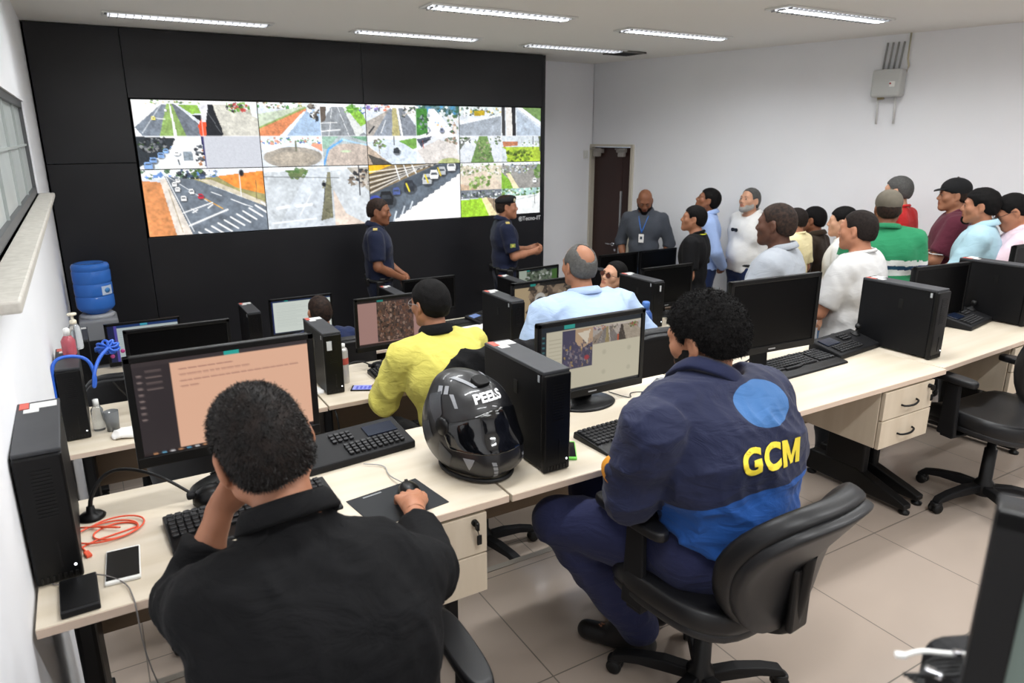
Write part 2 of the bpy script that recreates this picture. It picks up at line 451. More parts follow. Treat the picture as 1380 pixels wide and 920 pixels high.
def stand(arms='down', lean=0, **kw):
    k = dict(pel=V3(0, 0, .95), wai=V3(0, .005, 1.10), che=V3(0, .0, 1.27), shl=V3(0, -.015, 1.40), nb=V3(0, -.02, 1.44), head=V3(0, .025, 1.602), hyaw=0, hpitch=0, hroll=0,
             hips=[V3(-.09, 0, .90), V3(.09, 0, .90)], knees=[V3(-.10, .02, .49), V3(.10, .02, .49)], ankles=[V3(-.11, -.02, .09), V3(.11, -.02, .09)], toes=[V3(-.13, .16, .035), V3(.13, .16, .035)],
             lat=V3(1, 0, 0), fwd=V3(0, 1, 0), b=1.0, belly=0, floor=0)
    sx = .185
    A = dict(down=((.235, -.03, 1.12), (.245, .05, .885), (0, .15, -1), (-1, 0, 0)), clasp=((.255, .0, 1.14), (.075, .21, 1.0), (-1, .35, -.35), (0, -1, -.2)),
             gest=((.23, .05, 1.14), (.10, .27, 1.16), (-.35, 1, .25), (-1, 0, .3)), cross=((.235, .10, 1.13), (-.06, .20, 1.16), (-1, -.1, .05), (0, -1, 0)),
             behind=((.26, -.09, 1.14), (.07, -.175, .97), (-1, -.1, -.3), (0, 1, 0)), pocket=((.27, -.06, 1.13), (.20, .05, .93), (-.2, .1, -1), (-1, 0, 0)),
             chin=((.22, .13, 1.18), (.06, .20, 1.36), (-.2, .1, 1), (0, -1, 0)), front=((.23, .03, 1.13), (.12, .25, 1.05), (-.5, 1, 0), (0, 0, 1)))
    al, ar = arms if isinstance(arms, tuple) else (arms, arms)
    k['S'] = []; k['E'] = []; k['W'] = []; k['hd'] = []; k['hn'] = []
    for s, a in ((-1, al), (1, ar)):
        e, w, d, n = A[a]; m = V3(s, 1, 1)
        if a == 'cross' and s == -1: w = (w[0]+.04, w[1]+.055, w[2]-.06)
        if a == 'clasp' and s == -1: w = (w[0], w[1]+.03, w[2]-.01)
        k['S'].append(V3(s*sx, -.01, 1.395)); k['E'].append(V3(*e)*m); k['W'].append(V3(*w)*m); k['hd'].append(V3(*d)*m); k['hn'].append(V3(*n)*m)
    k.update(kw); return k
HAIRSTYLES = {}
def make_person(label, loc, rz, pose, H=1.72, skinm=None, hair=None, hairst='short', shirt=None, shirt_t=.014, sleeve='long', hem=.90, trouser=None, h=.014, hh=.0065, hands=True,
                collar=None, beard=None, cap_=None, glasses=None, eyes=False, fold=.004, seed=1, fat=0, shoes=True, shirt_pat=None, extra=None, hairh=.0055, bald=None, fh=.0045, curl=(.5, .6, .4), thumb=(.7, .25), soldier=False, nose=1, cuffs=None, sub=False, shh=None, belt=None, hide_legs=False, handsel=(0, 1)):
    sc = H/1.72; K = pose; b = K['b']; lat = K['lat']; fw = K['fwd']
    L = lambda p: V3(*p)
    tor = []
    pel, wai, che, shl, nb = K['pel'], K['wai'], K['che'], K['shl'], K['nb']
    up = nb-pel; up /= np.linalg.norm(up)
    tor += [cap(pel-lat*.075*b, pel+lat*.075*b, .10*b, k=.04), cap(wai-lat*.065*b, wai+lat*.065*b, .092*b, k=.04), cap(che-lat*.078*b, che+lat*.078*b, .107*b, k=.04),
            cap(shl-lat*.115*b, shl+lat*.115*b, .062*b, k=.04), cap(pel, wai, .10*b, k=.05), cap(wai, che, .105*b, k=.05), cap((che+shl)/2-lat*.08, (che+shl)/2+lat*.08, .10*b, k=.05)]
    if K['belly']: tor.append(ell(wai+fw*(.03+K['belly']*.35)-up*.0, (.13*b, .10+K['belly']*.6, .14), R=np.stack([lat, fw, np.cross(lat, fw)], 1), k=.06))
    hc = K['head']; HR = rot3(K['hyaw'], K['hpitch'], K['hroll'])
    hs = K.get('hs', 1.0)
    hb = hc+HR@V3(0, -.022, -.055)*hs
    neck = [cap(nb-up*.02, hb, .058*b**.5, .054, k=.03)] + [cap(nb+up*.004, S_*.5+nb*.5-up*.006, .046, .042, k=.04) for S_ in K['S']]
    arms = []; slv = []
    for i in (0, 1):
        S_, E_, W_ = K['S'][i], K['E'][i], K['W'][i]
        arms += [cap(S_, E_, .053*b, .040*b**.7, k=.03), cap(E_, E_*.55+W_*.45, .041*b**.7, .038*b**.6, k=.02), cap(E_*.55+W_*.45, W_, .037, .026, k=.02)]
    legs = []
    if not hide_legs:
        for i in (0, 1):
            h_, k_, a_, t_ = K['hips'][i], K['knees'][i], K['ankles'][i], K['toes'][i]
            bb = b**.7
            legs += [cap(h_, k_, .085*bb, .056*bb, k=.04), cap(k_, k_*.6+a_*.4, .056*bb, .054*bb, k=.02), cap(k_*.6+a_*.4, a_, .053*bb, .037, k=.02),
                     cap(a_+(a_-t_)*V3(1, 1, 0)*.12-V3(0, 0, .035), t_, .034, .028, k=.02)]
    hp = xform([(p[:1]+(p[1]*hs, p[2]*hs, p[3]*hs, p[4]*hs)+p[5:]) if p[0] == 'c' else (p[:1]+(p[1]*hs, p[2]*hs)+p[3:]) for p in head_prims(fat, nose=nose)], HR, hc)
    hands_p = []; hcent = []
    if hands:
        for i in handsel:
            s = -1 if i == 0 else 1
            cu = curl[i] if isinstance(curl[0], tuple) else curl
            hands_p += hand_prims(K['W'][i], K['hd'][i], K['hn'][i], s, curl=cu, thumb=thumb, sc=1.0)
            d = K['hd'][i]/np.linalg.norm(K['hd'][i]); hcent.append(K['W'][i]+d*.085)
    allp = tor+neck+arms+legs
    pieces = []
    fine = [(hc-HR@V3(0, 0, .01), .165*hs, hh)]+[(c, .125, fh) for c in hcent]
    lo, hi = bounds(allp+hp, .02)
    D, G = field(allp+hp, lo, hi, h); V, Q = surfnets(D, lo, h); C = V[Q].mean(1)
    m = np.ones(len(Q), bool)
    for c, r, _ in fine: m &= np.linalg.norm(C-c, axis=1) > r-h*.6
    pieces.append((V, Q[m]))
    done = []
    for c, r, fh_ in fine:
        lo = c-r-.02; hi = c+r+.02
        D, G = field(allp+hp+hands_p, lo, hi, fh_)
        V, Q = surfnets(D, lo, fh_); C = V[Q].mean(1); m = np.linalg.norm(C-c, axis=1) < r
        for c2, r2 in done: m &= np.linalg.norm(C-c2, axis=1) > r2-.002
        pieces.append((V, Q[m])); done.append((c, r))
    off = 0; VV = []; QQ = []
    for V, Q in pieces: VV.append(V); QQ.append(Q+off); off += len(V)
    V = np.concatenate(VV); Q = np.concatenate(QQ)
    used = np.zeros(len(V), bool); used[Q.ravel()] = True; mp = np.cumsum(used)-1; V = V[used]; Q = mp[Q]
    hl = (V-hc)@HR/hs      # head-local coordinates of vertices
    C = hl[Q].mean(1)
    lip = ((C[:, 0]/.025)**2+((C[:, 2]+.061)/.0125)**2 < 1) & (C[:, 1] > .078) & (C[:, 1] < .11)
    if skinm.name not in LIPM:
        col = skinm.node_tree.nodes['Principled BSDF'].inputs['Base Color'].default_value
        cc = tuple(float(v) for v in col[:3]); LIPM[skinm.name] = mat(skinm.name+'_lips', '9a5a50', .45)
        LIPM[skinm.name].node_tree.nodes['Principled BSDF'].inputs['Base Color'].default_value = (cc[0]*.62, cc[1]*.42, cc[2]*.42, 1)
    root = npmesh('person', V, Q, [skinm, LIPM[skinm.name]], mi=lip.astype(int))
    tag(root, label, 'person')
    hs_i = 1/hs
    def headgrid(prims, gh, post, name, mt, hs=hs):
        lo, hi = bounds(prims, .02); D, G = field(prims, lo, hi, gh); D = post(D, G); V, Q = surfnets(D, lo, gh)
        if len(Q) == 0: return None
        return npmesh(name, (V*hs)@HR.T+hc, Q, mt, root)
    hpl = head_prims(fat, nose=nose)
    cran = [p for p in hpl[:1]] + [ell((0, -.055, -.02), (.062, .05, .06), k=.04)]
    if hair:
        st = hairst
        t = dict(short=.008, crop=.0035, curly=.014, thick=.012, ring=.008, receding=.006, buzz=.0028, flat=.014, shaved=.002)[st]
        ys = [-.12, -.09, -.06, -.026, -.02, .012, .02, .035, .044, .060, .09]
        zs = [-.055, -.058, -.052, -.038, .020, .020, -.002, .002, .034, .052, .058]
        if st == 'curly': zs[:4] = [-.045, -.045, -.038, -.02]
        if st == 'receding': zs[-3:] = [.05, .075, .092]
        if st == 'curly': zs[-3:] = [.028, .045, .05]
        if st in ('crop', 'buzz'): zs[-4:] = [.008, .045, .066, .074]
        def post(D, G):
            X, Y, Z = G
            hz = np.interp(Y, ys, zs); d = D
            if t > .006 and st != 'ring': d = d+(t-.0035)*np.clip((.045-Z+.35*np.minimum(Y+.02, 0))/.075, 0, 1)
            if st == 'curly': d = d-.0075*wob(G, 230, seed, 16)-.005*wob(G, 120, seed+3, 9)-.003*wob(G, 60, seed+4, 5)
            elif st == 'thick': d = d-.0022*wob(G, 120, seed, 4)
            elif st not in ('buzz', 'shaved'): d = d-.0012*wob(G, 160, seed, 4)
            dz = (hz-Z+0*X)*.6+.0015*wob(G, 120, seed+9, 3)
            d = smax(d, dz, .006)
            if st == 'ring':    # bare crown
                px, py, pz = X/.0745, (Y+.014)/.096, (Z-.034)/.083; nn_ = np.sqrt(px**2+py**2+pz**2)+1e-6
                dot = (py*-.72+pz*.69+0*px)/nn_; d = smax(d, (dot-.73-.07*wob(G, 140, 3, 6))*.06, .003); d = smax(d, (Y-.035+.5*(Z-.05)+0*X), .004)
            return d
        headgrid(inflate(cran, t), hairh, post, 'hair', hair)
    if beard:
        face = [p for p in hpl[1:5]]
        full = beard[1]
        def post(D, G):
            X, Y, Z = G
            lim = np.interp(np.abs(X)+0*Y, [0, .022, .03, .05, .075], [-.044, -.044, -.058 if full != 'goatee' else -.2, -.03 if full != 'goatee' else -.2, .0 if full != 'goatee' else -.2])
            d = smax(D-.0015*wob(G, 200, seed), (Z-lim)*.8, .004)
            d = smax(d, (-.005-Y)+0*X+0*Z, .004) if full != 'goatee' else smax(d, .045-Y+0*X+0*Z, .004)
            mouth = np.sqrt((X/.024)**2+((Z+.061)/.0095)**2)*1.0-1
            return smax(d, np.where(Y > .04, -mouth*.01, -1)+0*D, .002)
        headgrid(inflate(face, .0055 if full != 'stub' else .003), hairh, post, 'beard', beard[0])
    if eyes:
        for s in (-1, 1):
            m = MB(); m.mi = 0; m.lathe([(.0104*math.sin(a), -.0104*math.cos(a)) for a in np.linspace(0, PI, 9)], seg=12)
            m.mi = 1; m.lathe([(0, .0112), (.004, .0108), (.0058, .0086)], seg=10)
            X = Matrix(np.vstack([np.hstack([HR, (hc+HR@V3(s*.0315, .0775, .001)*hs)[:, None]]), [0, 0, 0, 1]])) @ RX(-PI/2)
            o = m.build('eye', [EYEW, EYEB], root, M=X)
            m = MB(); pts = [(s*x, y, z) for x, y, z in ((.014, .0905, .0185), (.026, .0905, .0235), (.038, .083, .0235), (.048, .072, .0185))]
            m.tube(pts, lambda q: .0032*(1-.5*q), seg=6)
            X = Matrix(np.vstack([np.hstack([HR*hs, hc[:, None]]), [0, 0, 0, 1]]))
            m.build('eyebrow', hair or HB, root, M=X)
    HM = Matrix(np.vstack([np.hstack([HR*hs, hc[:, None]]), [0, 0, 0, 1]]))
    if cap_:
        kind, cm = cap_
        if kind == 'cap':
            def post(D, G):
                X, Y, Z = G; return smax(D, (.016+.20*Y-Z)+0*X, .003)
            o = headgrid([ell((0, -.014, .048), (.087, .108, .086), k=.02)], .006, post, 'cap', cm)
            m = MB(); A = []; n = 14
            top = []; bot = []
            for i in range(n+1):
                a = -1.15+2.3*i/n; top.append((math.sin(a)*.072, .02+math.cos(a)*.072+.0, .046))
            for i in range(n+1):
                a = 1.15-2.3*i/n; bot.append((math.sin(a)*.066, .062+math.cos(a)*.075, .034-.010*math.cos(a)+.010*abs(math.sin(a))))
            m.prism(top+bot, (0, 0, .005)); m.build('cap_brim', cm, o, M=HM)
            m = MB(); m.lathe([(0, .006), (.006, .004), (.007, 0)], c=(0, -.014, .134), seg=10); m.build('cap_button', cm, o, M=HM)
            if o.name.startswith('cap'): pass
        elif kind == 'beret':
            P_ = [ell((0, -.01, .075), (.092, .108, .036), R=rot3(0, .12, .15), k=.03), ell((0, -.012, .05), (.082, .102, .03), k=.02)]
            def post(D, G): X, Y, Z = G; return smax(D, (.036-Z)+0*X+0*Y, .004)
            o = headgrid(P_, .006, post, 'beret', cm)
            m = MB(); m.lathe([(0, .004), (.016, .002), (.018, 0)], c=(.052, .075, .068), seg=14, R=(Matrix.Rotation(-.7, 3, 'Z') @ Matrix.Rotation(-PI/2, 3, 'X')))
            m.build('badge', mat('silver_badge', 'd8cfae', .3, metal=.4), o, M=HM)
    if glasses:
        gm, lm = glasses; g = MB()
        for s in (-1, 1):
            g.tube([(s*(.034+.024*math.cos(a)), .100-.18*abs(.034+.024*math.cos(a))**1.0*.35, .0+.019*math.sin(a)) for a in np.linspace(0, 2*PI, 20, endpoint=False)], .0016, seg=6, closed=True)
            g.tube([(s*.057, .094, .008), (s*.078, .07, .008), (s*.083, .0, .010), (s*.084, -.02, -.004)], .0018, seg=6)
        g.tube([(-.010, .099, .004), (0, .103, .007), (.010, .099, .004)], .0018, seg=6)
        go = g.build('glasses', gm, root, M=HM)
        if lm:
            for s in (-1, 1):
                l = MB(); l.prism([(s*(.034+.023*math.cos(a)), .0985-.063*(.034+.023*math.cos(a)), .0+.018*math.sin(a)) for a in np.linspace(0, 2*PI, 18, endpoint=False)], (0, .0015, 0))
                l.build('lens', lm, go, M=Matrix())
    # ---- clothes ----
    shh = shh or h
    if shirt:
        t = shirt_t; grp = []
        tp = inflate(tor, t)+inflate([neck[1], neck[2]], t*.6)
        lo, hi = bounds(tp+inflate(arms, t+.02), .03)
        D, G = field(tp, lo, hi, shh)
        X, Y, Z = G
        hpz = K.get('hempt'); 
        if hpz is None: D = smax(D, (hem-Z)+0*X+0*Y, .01)
        else: q, nn = hpz; D = smax(D, -((X-q[0])*nn[0]+(Y-q[1])*nn[1]+(Z-q[2])*nn[2]), .012)
        # neck opening
        nu = hb-nb; nu /= np.linalg.norm(nu)
        hh_ = (X-nb[0])*nu[0]+(Y-nb[1])*nu[1]+(Z-nb[2])*nu[2]
        rho = np.sqrt(np.maximum((X-nb[0])**2+(Y-nb[1])**2+(Z-nb[2])**2-hh_**2, 0)); D = smax(D, np.minimum(hh_-.034, .082*b**.5-rho), .01)
        for i in (0, 1):
            S_, E_, W_ = K['S'][i], K['E'][i], K['W'][i]
            sp = [cap(S_, E_, .053*b+t+.004, .044*b**.7+t+.002, k=.03), cap(E_, W_, .044*b**.7+t+.002, .030+t, k=.015)]
            if sleeve == 'short': sp = [cap(S_, E_, .055*b+t+.004, .050*b+t+.008, k=.03)]
            if sleeve == 'rolled': sp = [cap(S_, E_, .053*b+t+.004, .044*b**.7+t+.006, k=.03), cap(E_, E_*.7+W_*.3, .046+t, .044+t, k=.02)]
            Ds, _ = field(sp, lo, hi, shh)
            if sleeve == 'short': q = S_*.18+E_*.82; nn = S_-E_
            elif sleeve == 'rolled': q = E_*.75+W_*.25; nn = E_-W_
            else:
                cf = cuffs[i] if cuffs else .97
                q = E_*(1-cf)+W_*cf; nn = E_-W_
            nn = nn/np.linalg.norm(nn)
            cut = -((X-q[0])*nn[0]+(Y-q[1])*nn[1]+(Z-q[2])*nn[2])
            if sleeve != 'short':   # only cut around the forearm
                cut = np.where(np.sqrt((X-q[0])**2+(Y-q[1])**2+(Z-q[2])**2) < .2, cut, -1)
            Ds = smax(Ds, cut, .006)
            D = smin(D, Ds, .014)
        if fold: D = D-folds((X, Y, Z*.8), 26, seed, fold)-folds((X, Y, Z), 55, seed+5, fold*.35)
        V, Q = surfnets(D, lo, shh)
        so = npmesh(K.get('shirt_name', 'shirt'), V, Q, shirt, root, attr=shirt_pat(V) if shirt_pat else None)
        root['_shirt'] = so.name
        if collar:
            cm, style = collar; n = 40
            nu = hb-nb; nu /= np.linalg.norm(nu); f_ = fw-nu*(fw@nu); f_ /= np.linalg.norm(f_); r_ = np.cross(f_, nu)
            bmc = bmesh.new(); rr = .066*b**.5+.004; rings = []
            op = dict(shirt=.42, polo=.42, crew=0, stand=.35)[style]
            prof = dict(shirt=[(0, .0), (.002, .035), (.008, .045), (.016, .036), (.028, .008), (.024, .002)], polo=[(0, .0), (.002, .028), (.008, .036), (.014, .030), (.024, .006), (.020, .0)],
                        crew=[(-.002, .008), (-.001, .020), (.005, .024), (.010, .018), (.012, .006), (.0, .002)], stand=[(0, .0), (.0, .045), (.004, .055), (.010, .050), (.016, .01), (.012, .0)])[style]
            for j in range(n+1):
                a = op+(2*PI-2*op)*j/n; ring = []
                for (dr, dz) in prof:
                    R1 = rr+dr; fr = max(0, math.cos(a)); sdr = .012*fr
                    tipd = (.022 if style in ('shirt', 'polo') and (j < 2 or j > n-2) and dr > .01 else 0)
                    p = nb+nu*(dz+.026-.034*fr-tipd)+f_*(math.cos(a)*(R1*1.02+sdr))+r_*(math.sin(a)*R1)
                    ring.append(bmc.verts.new(p))
                rings.append(ring)
            for a_, b_ in zip(rings, rings[1:]):
                for i in range(len(prof)): 
                    f = bmc.faces.new((a_[i], a_[(i+1) % len(prof)], b_[(i+1) % len(prof)], b_[i])); f.smooth = True
            if op: bmc.faces.new(rings[0]); bmc.faces.new(rings[-1])
            bmesh.ops.recalc_face_normals(bmc, faces=list(bmc.faces))
            mc = MB(); mc.bm.free(); mc.bm = bmc; mc.build('collar', cm, root)
    if trouser and not hide_legs:
        tp = inflate(tor[:1]+[tor[4]], .010)+[cap(K['hips'][i], K['knees'][i], .085*b**.7+.016, .056*b**.7+.016, k=.04) for i in (0, 1)]+[cap(K['knees'][i], K['ankles'][i], .056*b**.7+.016, .055+.012, k=.02) for i in (0, 1)]
        lo, hi = bounds(tp, .03); D, G = field(tp, lo, hi, h); X, Y, Z = G
        D = smax(D, .055-Z+0*X+0*Y, .01)
        tt = K.get('beltpt')
        if tt is None: D = smax(D, Z-1.01+0*X+0*Y, .01)
        else: q, nn = tt; D = smax(D, ((X-q[0])*nn[0]+(Y-q[1])*nn[1]+(Z-q[2])*nn[2]), .01)
        D = D-folds((X, Y, Z*.6), 24, seed+2, fold)
        V, Q = surfnets(D, lo, h); npmesh('trousers', V, Q, trouser, root)
    if shoes and not hide_legs:
        for i in (0, 1):
            a_, t_ = K['ankles'][i], K['toes'][i]; bk = a_+(a_-t_)*V3(1, 1, 0)*.15
            sp = [cap(V3(bk[0], bk[1], t_[2]+.012), t_, .042, .036, k=.02), cap(a_-V3(0, 0, .02), a_*.6+t_*.4, .046, .034, k=.03)]
            lo, hi = bounds(sp, .02); D, G = field(sp, lo, hi, .012); D = smax(D, (t_[2]-.033-G[2])+0*D, .004); V, Q = surfnets(D, lo, .012)
            npmesh('shoe', V, Q, mat('shoe_black', '121214', .4), root)
    if belt:
        m = MB(); bm_ = belt; n = 36; rx, ry = .08*b+.105*b+.018, .105*b+.02
        rings = []
        m.tube([(math.sin(2*PI*i/n)*rx*.985, math.cos(2*PI*i/n)*ry, 1.0) for i in range(n)], .014, seg=8, closed=True)
        bo = m.build('duty_belt' if soldier else 'belt', bm_, root)
        if soldier:
            hx = MB(); hx.box((.205*b, .01, .93), (.045, .07, .16), bev=.012); hx.box((.21*b, .03, 1.01), (.03, .05, .05), bev=.01); hx.build('holster', bm_, bo)
            for (x, y) in ((-.15, .09), (-.19, -.02), (.12, -.10), (-.08, -.12)):
                hx = MB(); hx.box((x*b, y*b, .985), (.05, .045, .075), bev=.01); hx.build('pouch', bm_, bo)
    if extra: extra(root, K, HM)
    root.location = loc; root.rotation_euler = (0, 0, rz); root.scale = (sc, sc, sc)
    if '_shirt' in root: del root['_shirt']
    return root
# ---------------- the room ----------------
XL = -.23; YF = 7.65; YP = 7.05; FZ = (-.0, -.3, -.6); YB = -2.6
CX, CY = 5.72, 7.65; UX, UY = .18111, -.98346            # right wall runs from the far corner along (UX, UY)
def tilemat():
    m = bpy.data.materials.new('porcelain_floor_tile'); m.use_nodes = True; nt = m.node_tree; b = nt.nodes['Principled BSDF']
    tc = N(nt, 'ShaderNodeTexCoord'); mp = N(nt, 'ShaderNodeMapping'); mp.inputs['Location'].default_value = (.042, -.463, 0)
    nt.links.new(tc.outputs['Object'], mp.inputs[0])
    br = N(nt, 'ShaderNodeTexBrick'); br.offset = 0; br.inputs['Scale'].default_value = 1; br.inputs['Brick Width'].default_value = .595; br.inputs['Row Height'].default_value = .6
    br.inputs['Mortar Size'].default_value = .0028; br.inputs['Mortar Smooth'].default_value = .1; br.inputs['Bias'].default_value = -.5
    br.inputs['Color1'].default_value = lin('ab9d91')+(1,); br.inputs['Color2'].default_value = lin('a6988b')+(1,); br.inputs['Mortar'].default_value = lin('6d645b')+(1,)
    nt.links.new(mp.outputs[0], br.inputs[0])
    n = N(nt, 'ShaderNodeTexNoise'); n.inputs['Scale'].default_value = 2.5; n.inputs['Detail'].default_value = 6; nt.links.new(tc.outputs['Object'], n.inputs[0])
    mx = N(nt, 'ShaderNodeMix', data_type='RGBA', blend_type='MULTIPLY'); mx.inputs[0].default_value = .25
    nt.links.new(br.outputs['Color'], mx.inputs[6]); nt.links.new(n.outputs['Color'], mx.inputs[7]); 
    n2 = N(nt, 'ShaderNodeMapRange'); n2.inputs[1].default_value = .3; n2.inputs[2].default_value = .7; n2.inputs[3].default_value = .88; n2.inputs[4].default_value = 1.04
    nt.links.new(n.outputs['Fac'], n2.inputs[0]); nt.links.new(n2.outputs[0], mx.inputs[7])
    nt.links.new(mx.outputs[2], b.inputs['Base Color'])
    mr = N(nt, 'ShaderNodeMapRange'); mr.inputs[3].default_value = .17; mr.inputs[4].default_value = .6; nt.links.new(br.outputs['Fac'], mr.inputs[0]); nt.links.new(mr.outputs[0], b.inputs['Roughness'])
    b.inputs['Specular IOR Level'].default_value = .5
    return m
TILE = tilemat()
fl = MB()
fl.box((3, (YB+2.32)/2, -.1), (9, 2.32-YB, .2))
struct('floor', fl, TILE)
f2 = MB(); f2.box((3, (2.32+4.12)/2, -.4), (9, 1.80, .2)); o = struct('floor', f2, TILE)
f3 = MB(); f3.box((3, (4.12+8)/2, -.7), (9, 3.88, .2)); o = struct('floor', f3, TILE)
m = MB(); m.box((3, (YB+8)/2, CEIL+.06), (9, 8-YB, .12)); struct('ceiling', m, CEILM)
m = MB(); m.box((3, 7.75, 1.0), (9, .2, 3.4)); struct('wall_front', m, WALLW)
m = MB(); m.box((3, YB-.1, 1.2), (9.4, .2, 3.2)); struct('wall_back', m, WALLW)
# right wall, with the doorway
WRM = Matrix(((UX, -UY*-1*-1, 0, CX), (UY, UX, 0, CY), (0, 0, 1, 0), (0, 0, 0, 1)))
# local x = along the wall from the corner, local y = away from the room, z up
WRM = Matrix(((UX, -UY, 0, CX), (UY, UX, 0, CY), (0, 0, 1, 0), (0, 0, 0, 1)))
m = MB(); m.box((5.9, .1, 1.0), (10.4, .2, 3.4)); m.box((.35, .1, 2.17), (.70, .2, 1.06)); m.box((.01, .1, 1), (.02, .2, 3.4))
struct('wall_right', m, WALLW).matrix_world = WRM
# left wall with window opening Y 2.2..4.93, z 1.42..1.98
wy0, wy1, wz0, wz1 = 1.9, 5.40, 1.42, 1.965
m = MB()
m.box((XL-.1, (YB+wy0)/2, 1), (.2, wy0-YB, 3.4)); m.box((XL-.1, (wy1+8)/2, 1), (.2, 8-wy1, 3.4))
m.box((XL-.1, (wy0+wy1)/2, (wz0-.7)/2), (.2, wy1-wy0, wz0+.7)); m.box((XL-.1, (wy0+wy1)/2, (wz1+2.7)/2), (.2, wy1-wy0, 2.7-wz1))
struct('wall_left', m, WALLW)
FR = mat('window_frame_metal', '5b5c5e', .45, metal=.3); GLS = mat('frosted_film_glass', 'b4bab8', .35, mottle=(3, 'a3aaa9', .6), emit='c4cccd', estr=.06)
SILL = mat('stone_sill', 'c8c4bb', .5, mottle=(40, 'aaa59c', .6))
wn = thing('window_1', None, None, (XL-.035, (wy0+wy1)/2, (wz0+wz1)/2)); wn['kind'] = 'structure'
wl = wy1-wy0; wh = wz1-wz0
m = MB()
for s in (-1, 1): m.box((0, 0, s*(wh/2-.02)), (.05, wl, .04)); m.box((0, s*(wl/2-.02), 0), (.05, .04, wh))
m.build('window_frame', FR, wn)
m = MB(); m.box((0, 0, 0), (.012, wl-.07, wh-.07)); 
m.build('window_glass', GLS, wn)
m = MB()
for k in range(1, 5): m.box((.01, -wl/2+k*wl/5, 0), (.014, .014, wh-.07))
m.box((.01, 0, 0.02), (.014, wl-.07, .012)); m.build('glazing_bar', mat('glazing_bar_grey', 'a9afad', .5), wn)
m = MB(); m.box((XL-.01, (wy0+wy1)/2, wz0-.015), (.18, wl+.06, .03), bev=.006); struct('trim_1', m, SILL)
# black cladding around the display wall (a box 60 cm deep against the front wall)
SX0, SX1, SZ0, SZ1 = .455, 4.549, .902, 2.06
def clad(nm, x0, x1, z0, z1, dy=0):
    m = MB(); m.box(((x0+x1)/2, YP+.03+dy, (z0+z1)/2), (x1-x0-.004, .06, z1-z0-.004), bev=.003); struct(nm, m, BLKPANEL)
clad('trim_2', XL+.012, .44, 1.54, CEIL-.005); clad('trim_3', XL+.012, .44, -.6, 1.54)
clad('trim_4', .44, 2.49, SZ1+.005, CEIL-.005); clad('trim_5', 2.49, 4.565, SZ1+.005, CEIL-.005)
clad('trim_6', .44, 2.49, -.6, SZ0-.005); clad('trim_7', 2.49, 4.565, -.6, SZ0-.005)
m = MB(); m.box((4.585, (YP+YF)/2, 1.0), (.04, YF-YP, 3.22)); struct('trim_8', m, BLKPANEL)
m = MB(); m.box((2.17, YF-.2, 1.0), (4.7, .1, 3.2)); struct('trim_9', m, BLKPANEL)
m = MB(); m.box((4.5565, YP+.03, 1.48), (.013, .06, 1.17)); struct('trim_12', m, BLKPANEL)
# skirting
m = MB(); m.box((5.5, -.012, -.55), (9.6, .02, .09)); o = struct('baseboard_right', m, mat('skirting_tile', 'c9beb0', .3)); o.matrix_world = WRM
# step edges
for i, (y, z) in enumerate(((2.325, -.012), (4.125, -.312))):
    m = MB(); m.box((3, y-.01, z+.012), (9, .03, .006)); struct('trim_%d' % (10+i), m, mat('step_nosing', '9a948b', .5))
# door in the right wall next to the corner
DOORM = mat('dark_brown_door', '3a241f', .38, mottle=((3, 3, 1), '2f1c19', .6)); DFR = mat('door_frame_cream', 'cfc8b8', .5)
d = thing('door_1', None, None, (0, 0, 0)); d['kind'] = 'structure'; d.matrix_world = WRM
m = MB(); m.box((.012, -.0, .52), (.03, .07, 2.24)); m.box((.688, 0, .52), (.035, .07, 2.24)); m.box((.35, 0, 1.642), (.70, .07, .03)); m.build('door_frame', DFR, d)
m = MB(); m.box((.265, .05, .51), (.47, .04, 2.22), bev=.003); m.build('door_leaf', DOORM, d)
m = MB(); m.box((.59, .05, .51), (.165, .04, 2.22), bev=.003); o = m.build('door_leaf', DOORM, d)
m = MB(); m.box((.496, .025, .28), (.022, .018, 1.62), bev=.004); m.build('push_bar', mat('pale_aluminium', 'c9cbcb', .3, metal=.8), d)
m = MB(); m.box((.12, -.0, 1.575), (.15, .05, .05), bev=.006); m.box((.12, -.03, 1.53), (.10, .05, .045), bev=.005); m.tube([(.05, -.03, 1.60), (-.02+.05, -.06, 1.60), (.2, -.05, 1.60)], .009); m.build('door_closer', mat('closer_grey', 'a9a39c', .4, metal=.3), d)
m = MB(); m.box((.50, -.0, 1.585), (.14, .05, .05), bev=.006); m.box((.53, -.03, 1.535), (.09, .05, .05), bev=.005); m.tube([(.42, -.03, 1.60), (.6, -.06, 1.60)], .009); m.build('door_closer', MATS['closer_grey'], d)
m = MB(); m.cyl((.43, .03, .42), (.43, -.03, .42), .022); m.tube([(.43, -.035, .42), (.40, -.045, .42), (.33, -.045, .423)], .0095); m.cyl((.43, .03, .34), (.43, .022, .34), .016); m.build('door_handle', CHROME, d)
# small grey switch plates on the front wall beside the door
m = MB(); m.box((5.62, YF-.008, 1.53), (.07, .016, .10), bev=.004); m.box((5.62, YF-.018, 1.53), (.03, .01, .045), bev=.002)
o = m.build('wall_switch', WHITEP); tag(o, 'small white switch plate on the front wall left of the brown door', 'switch')

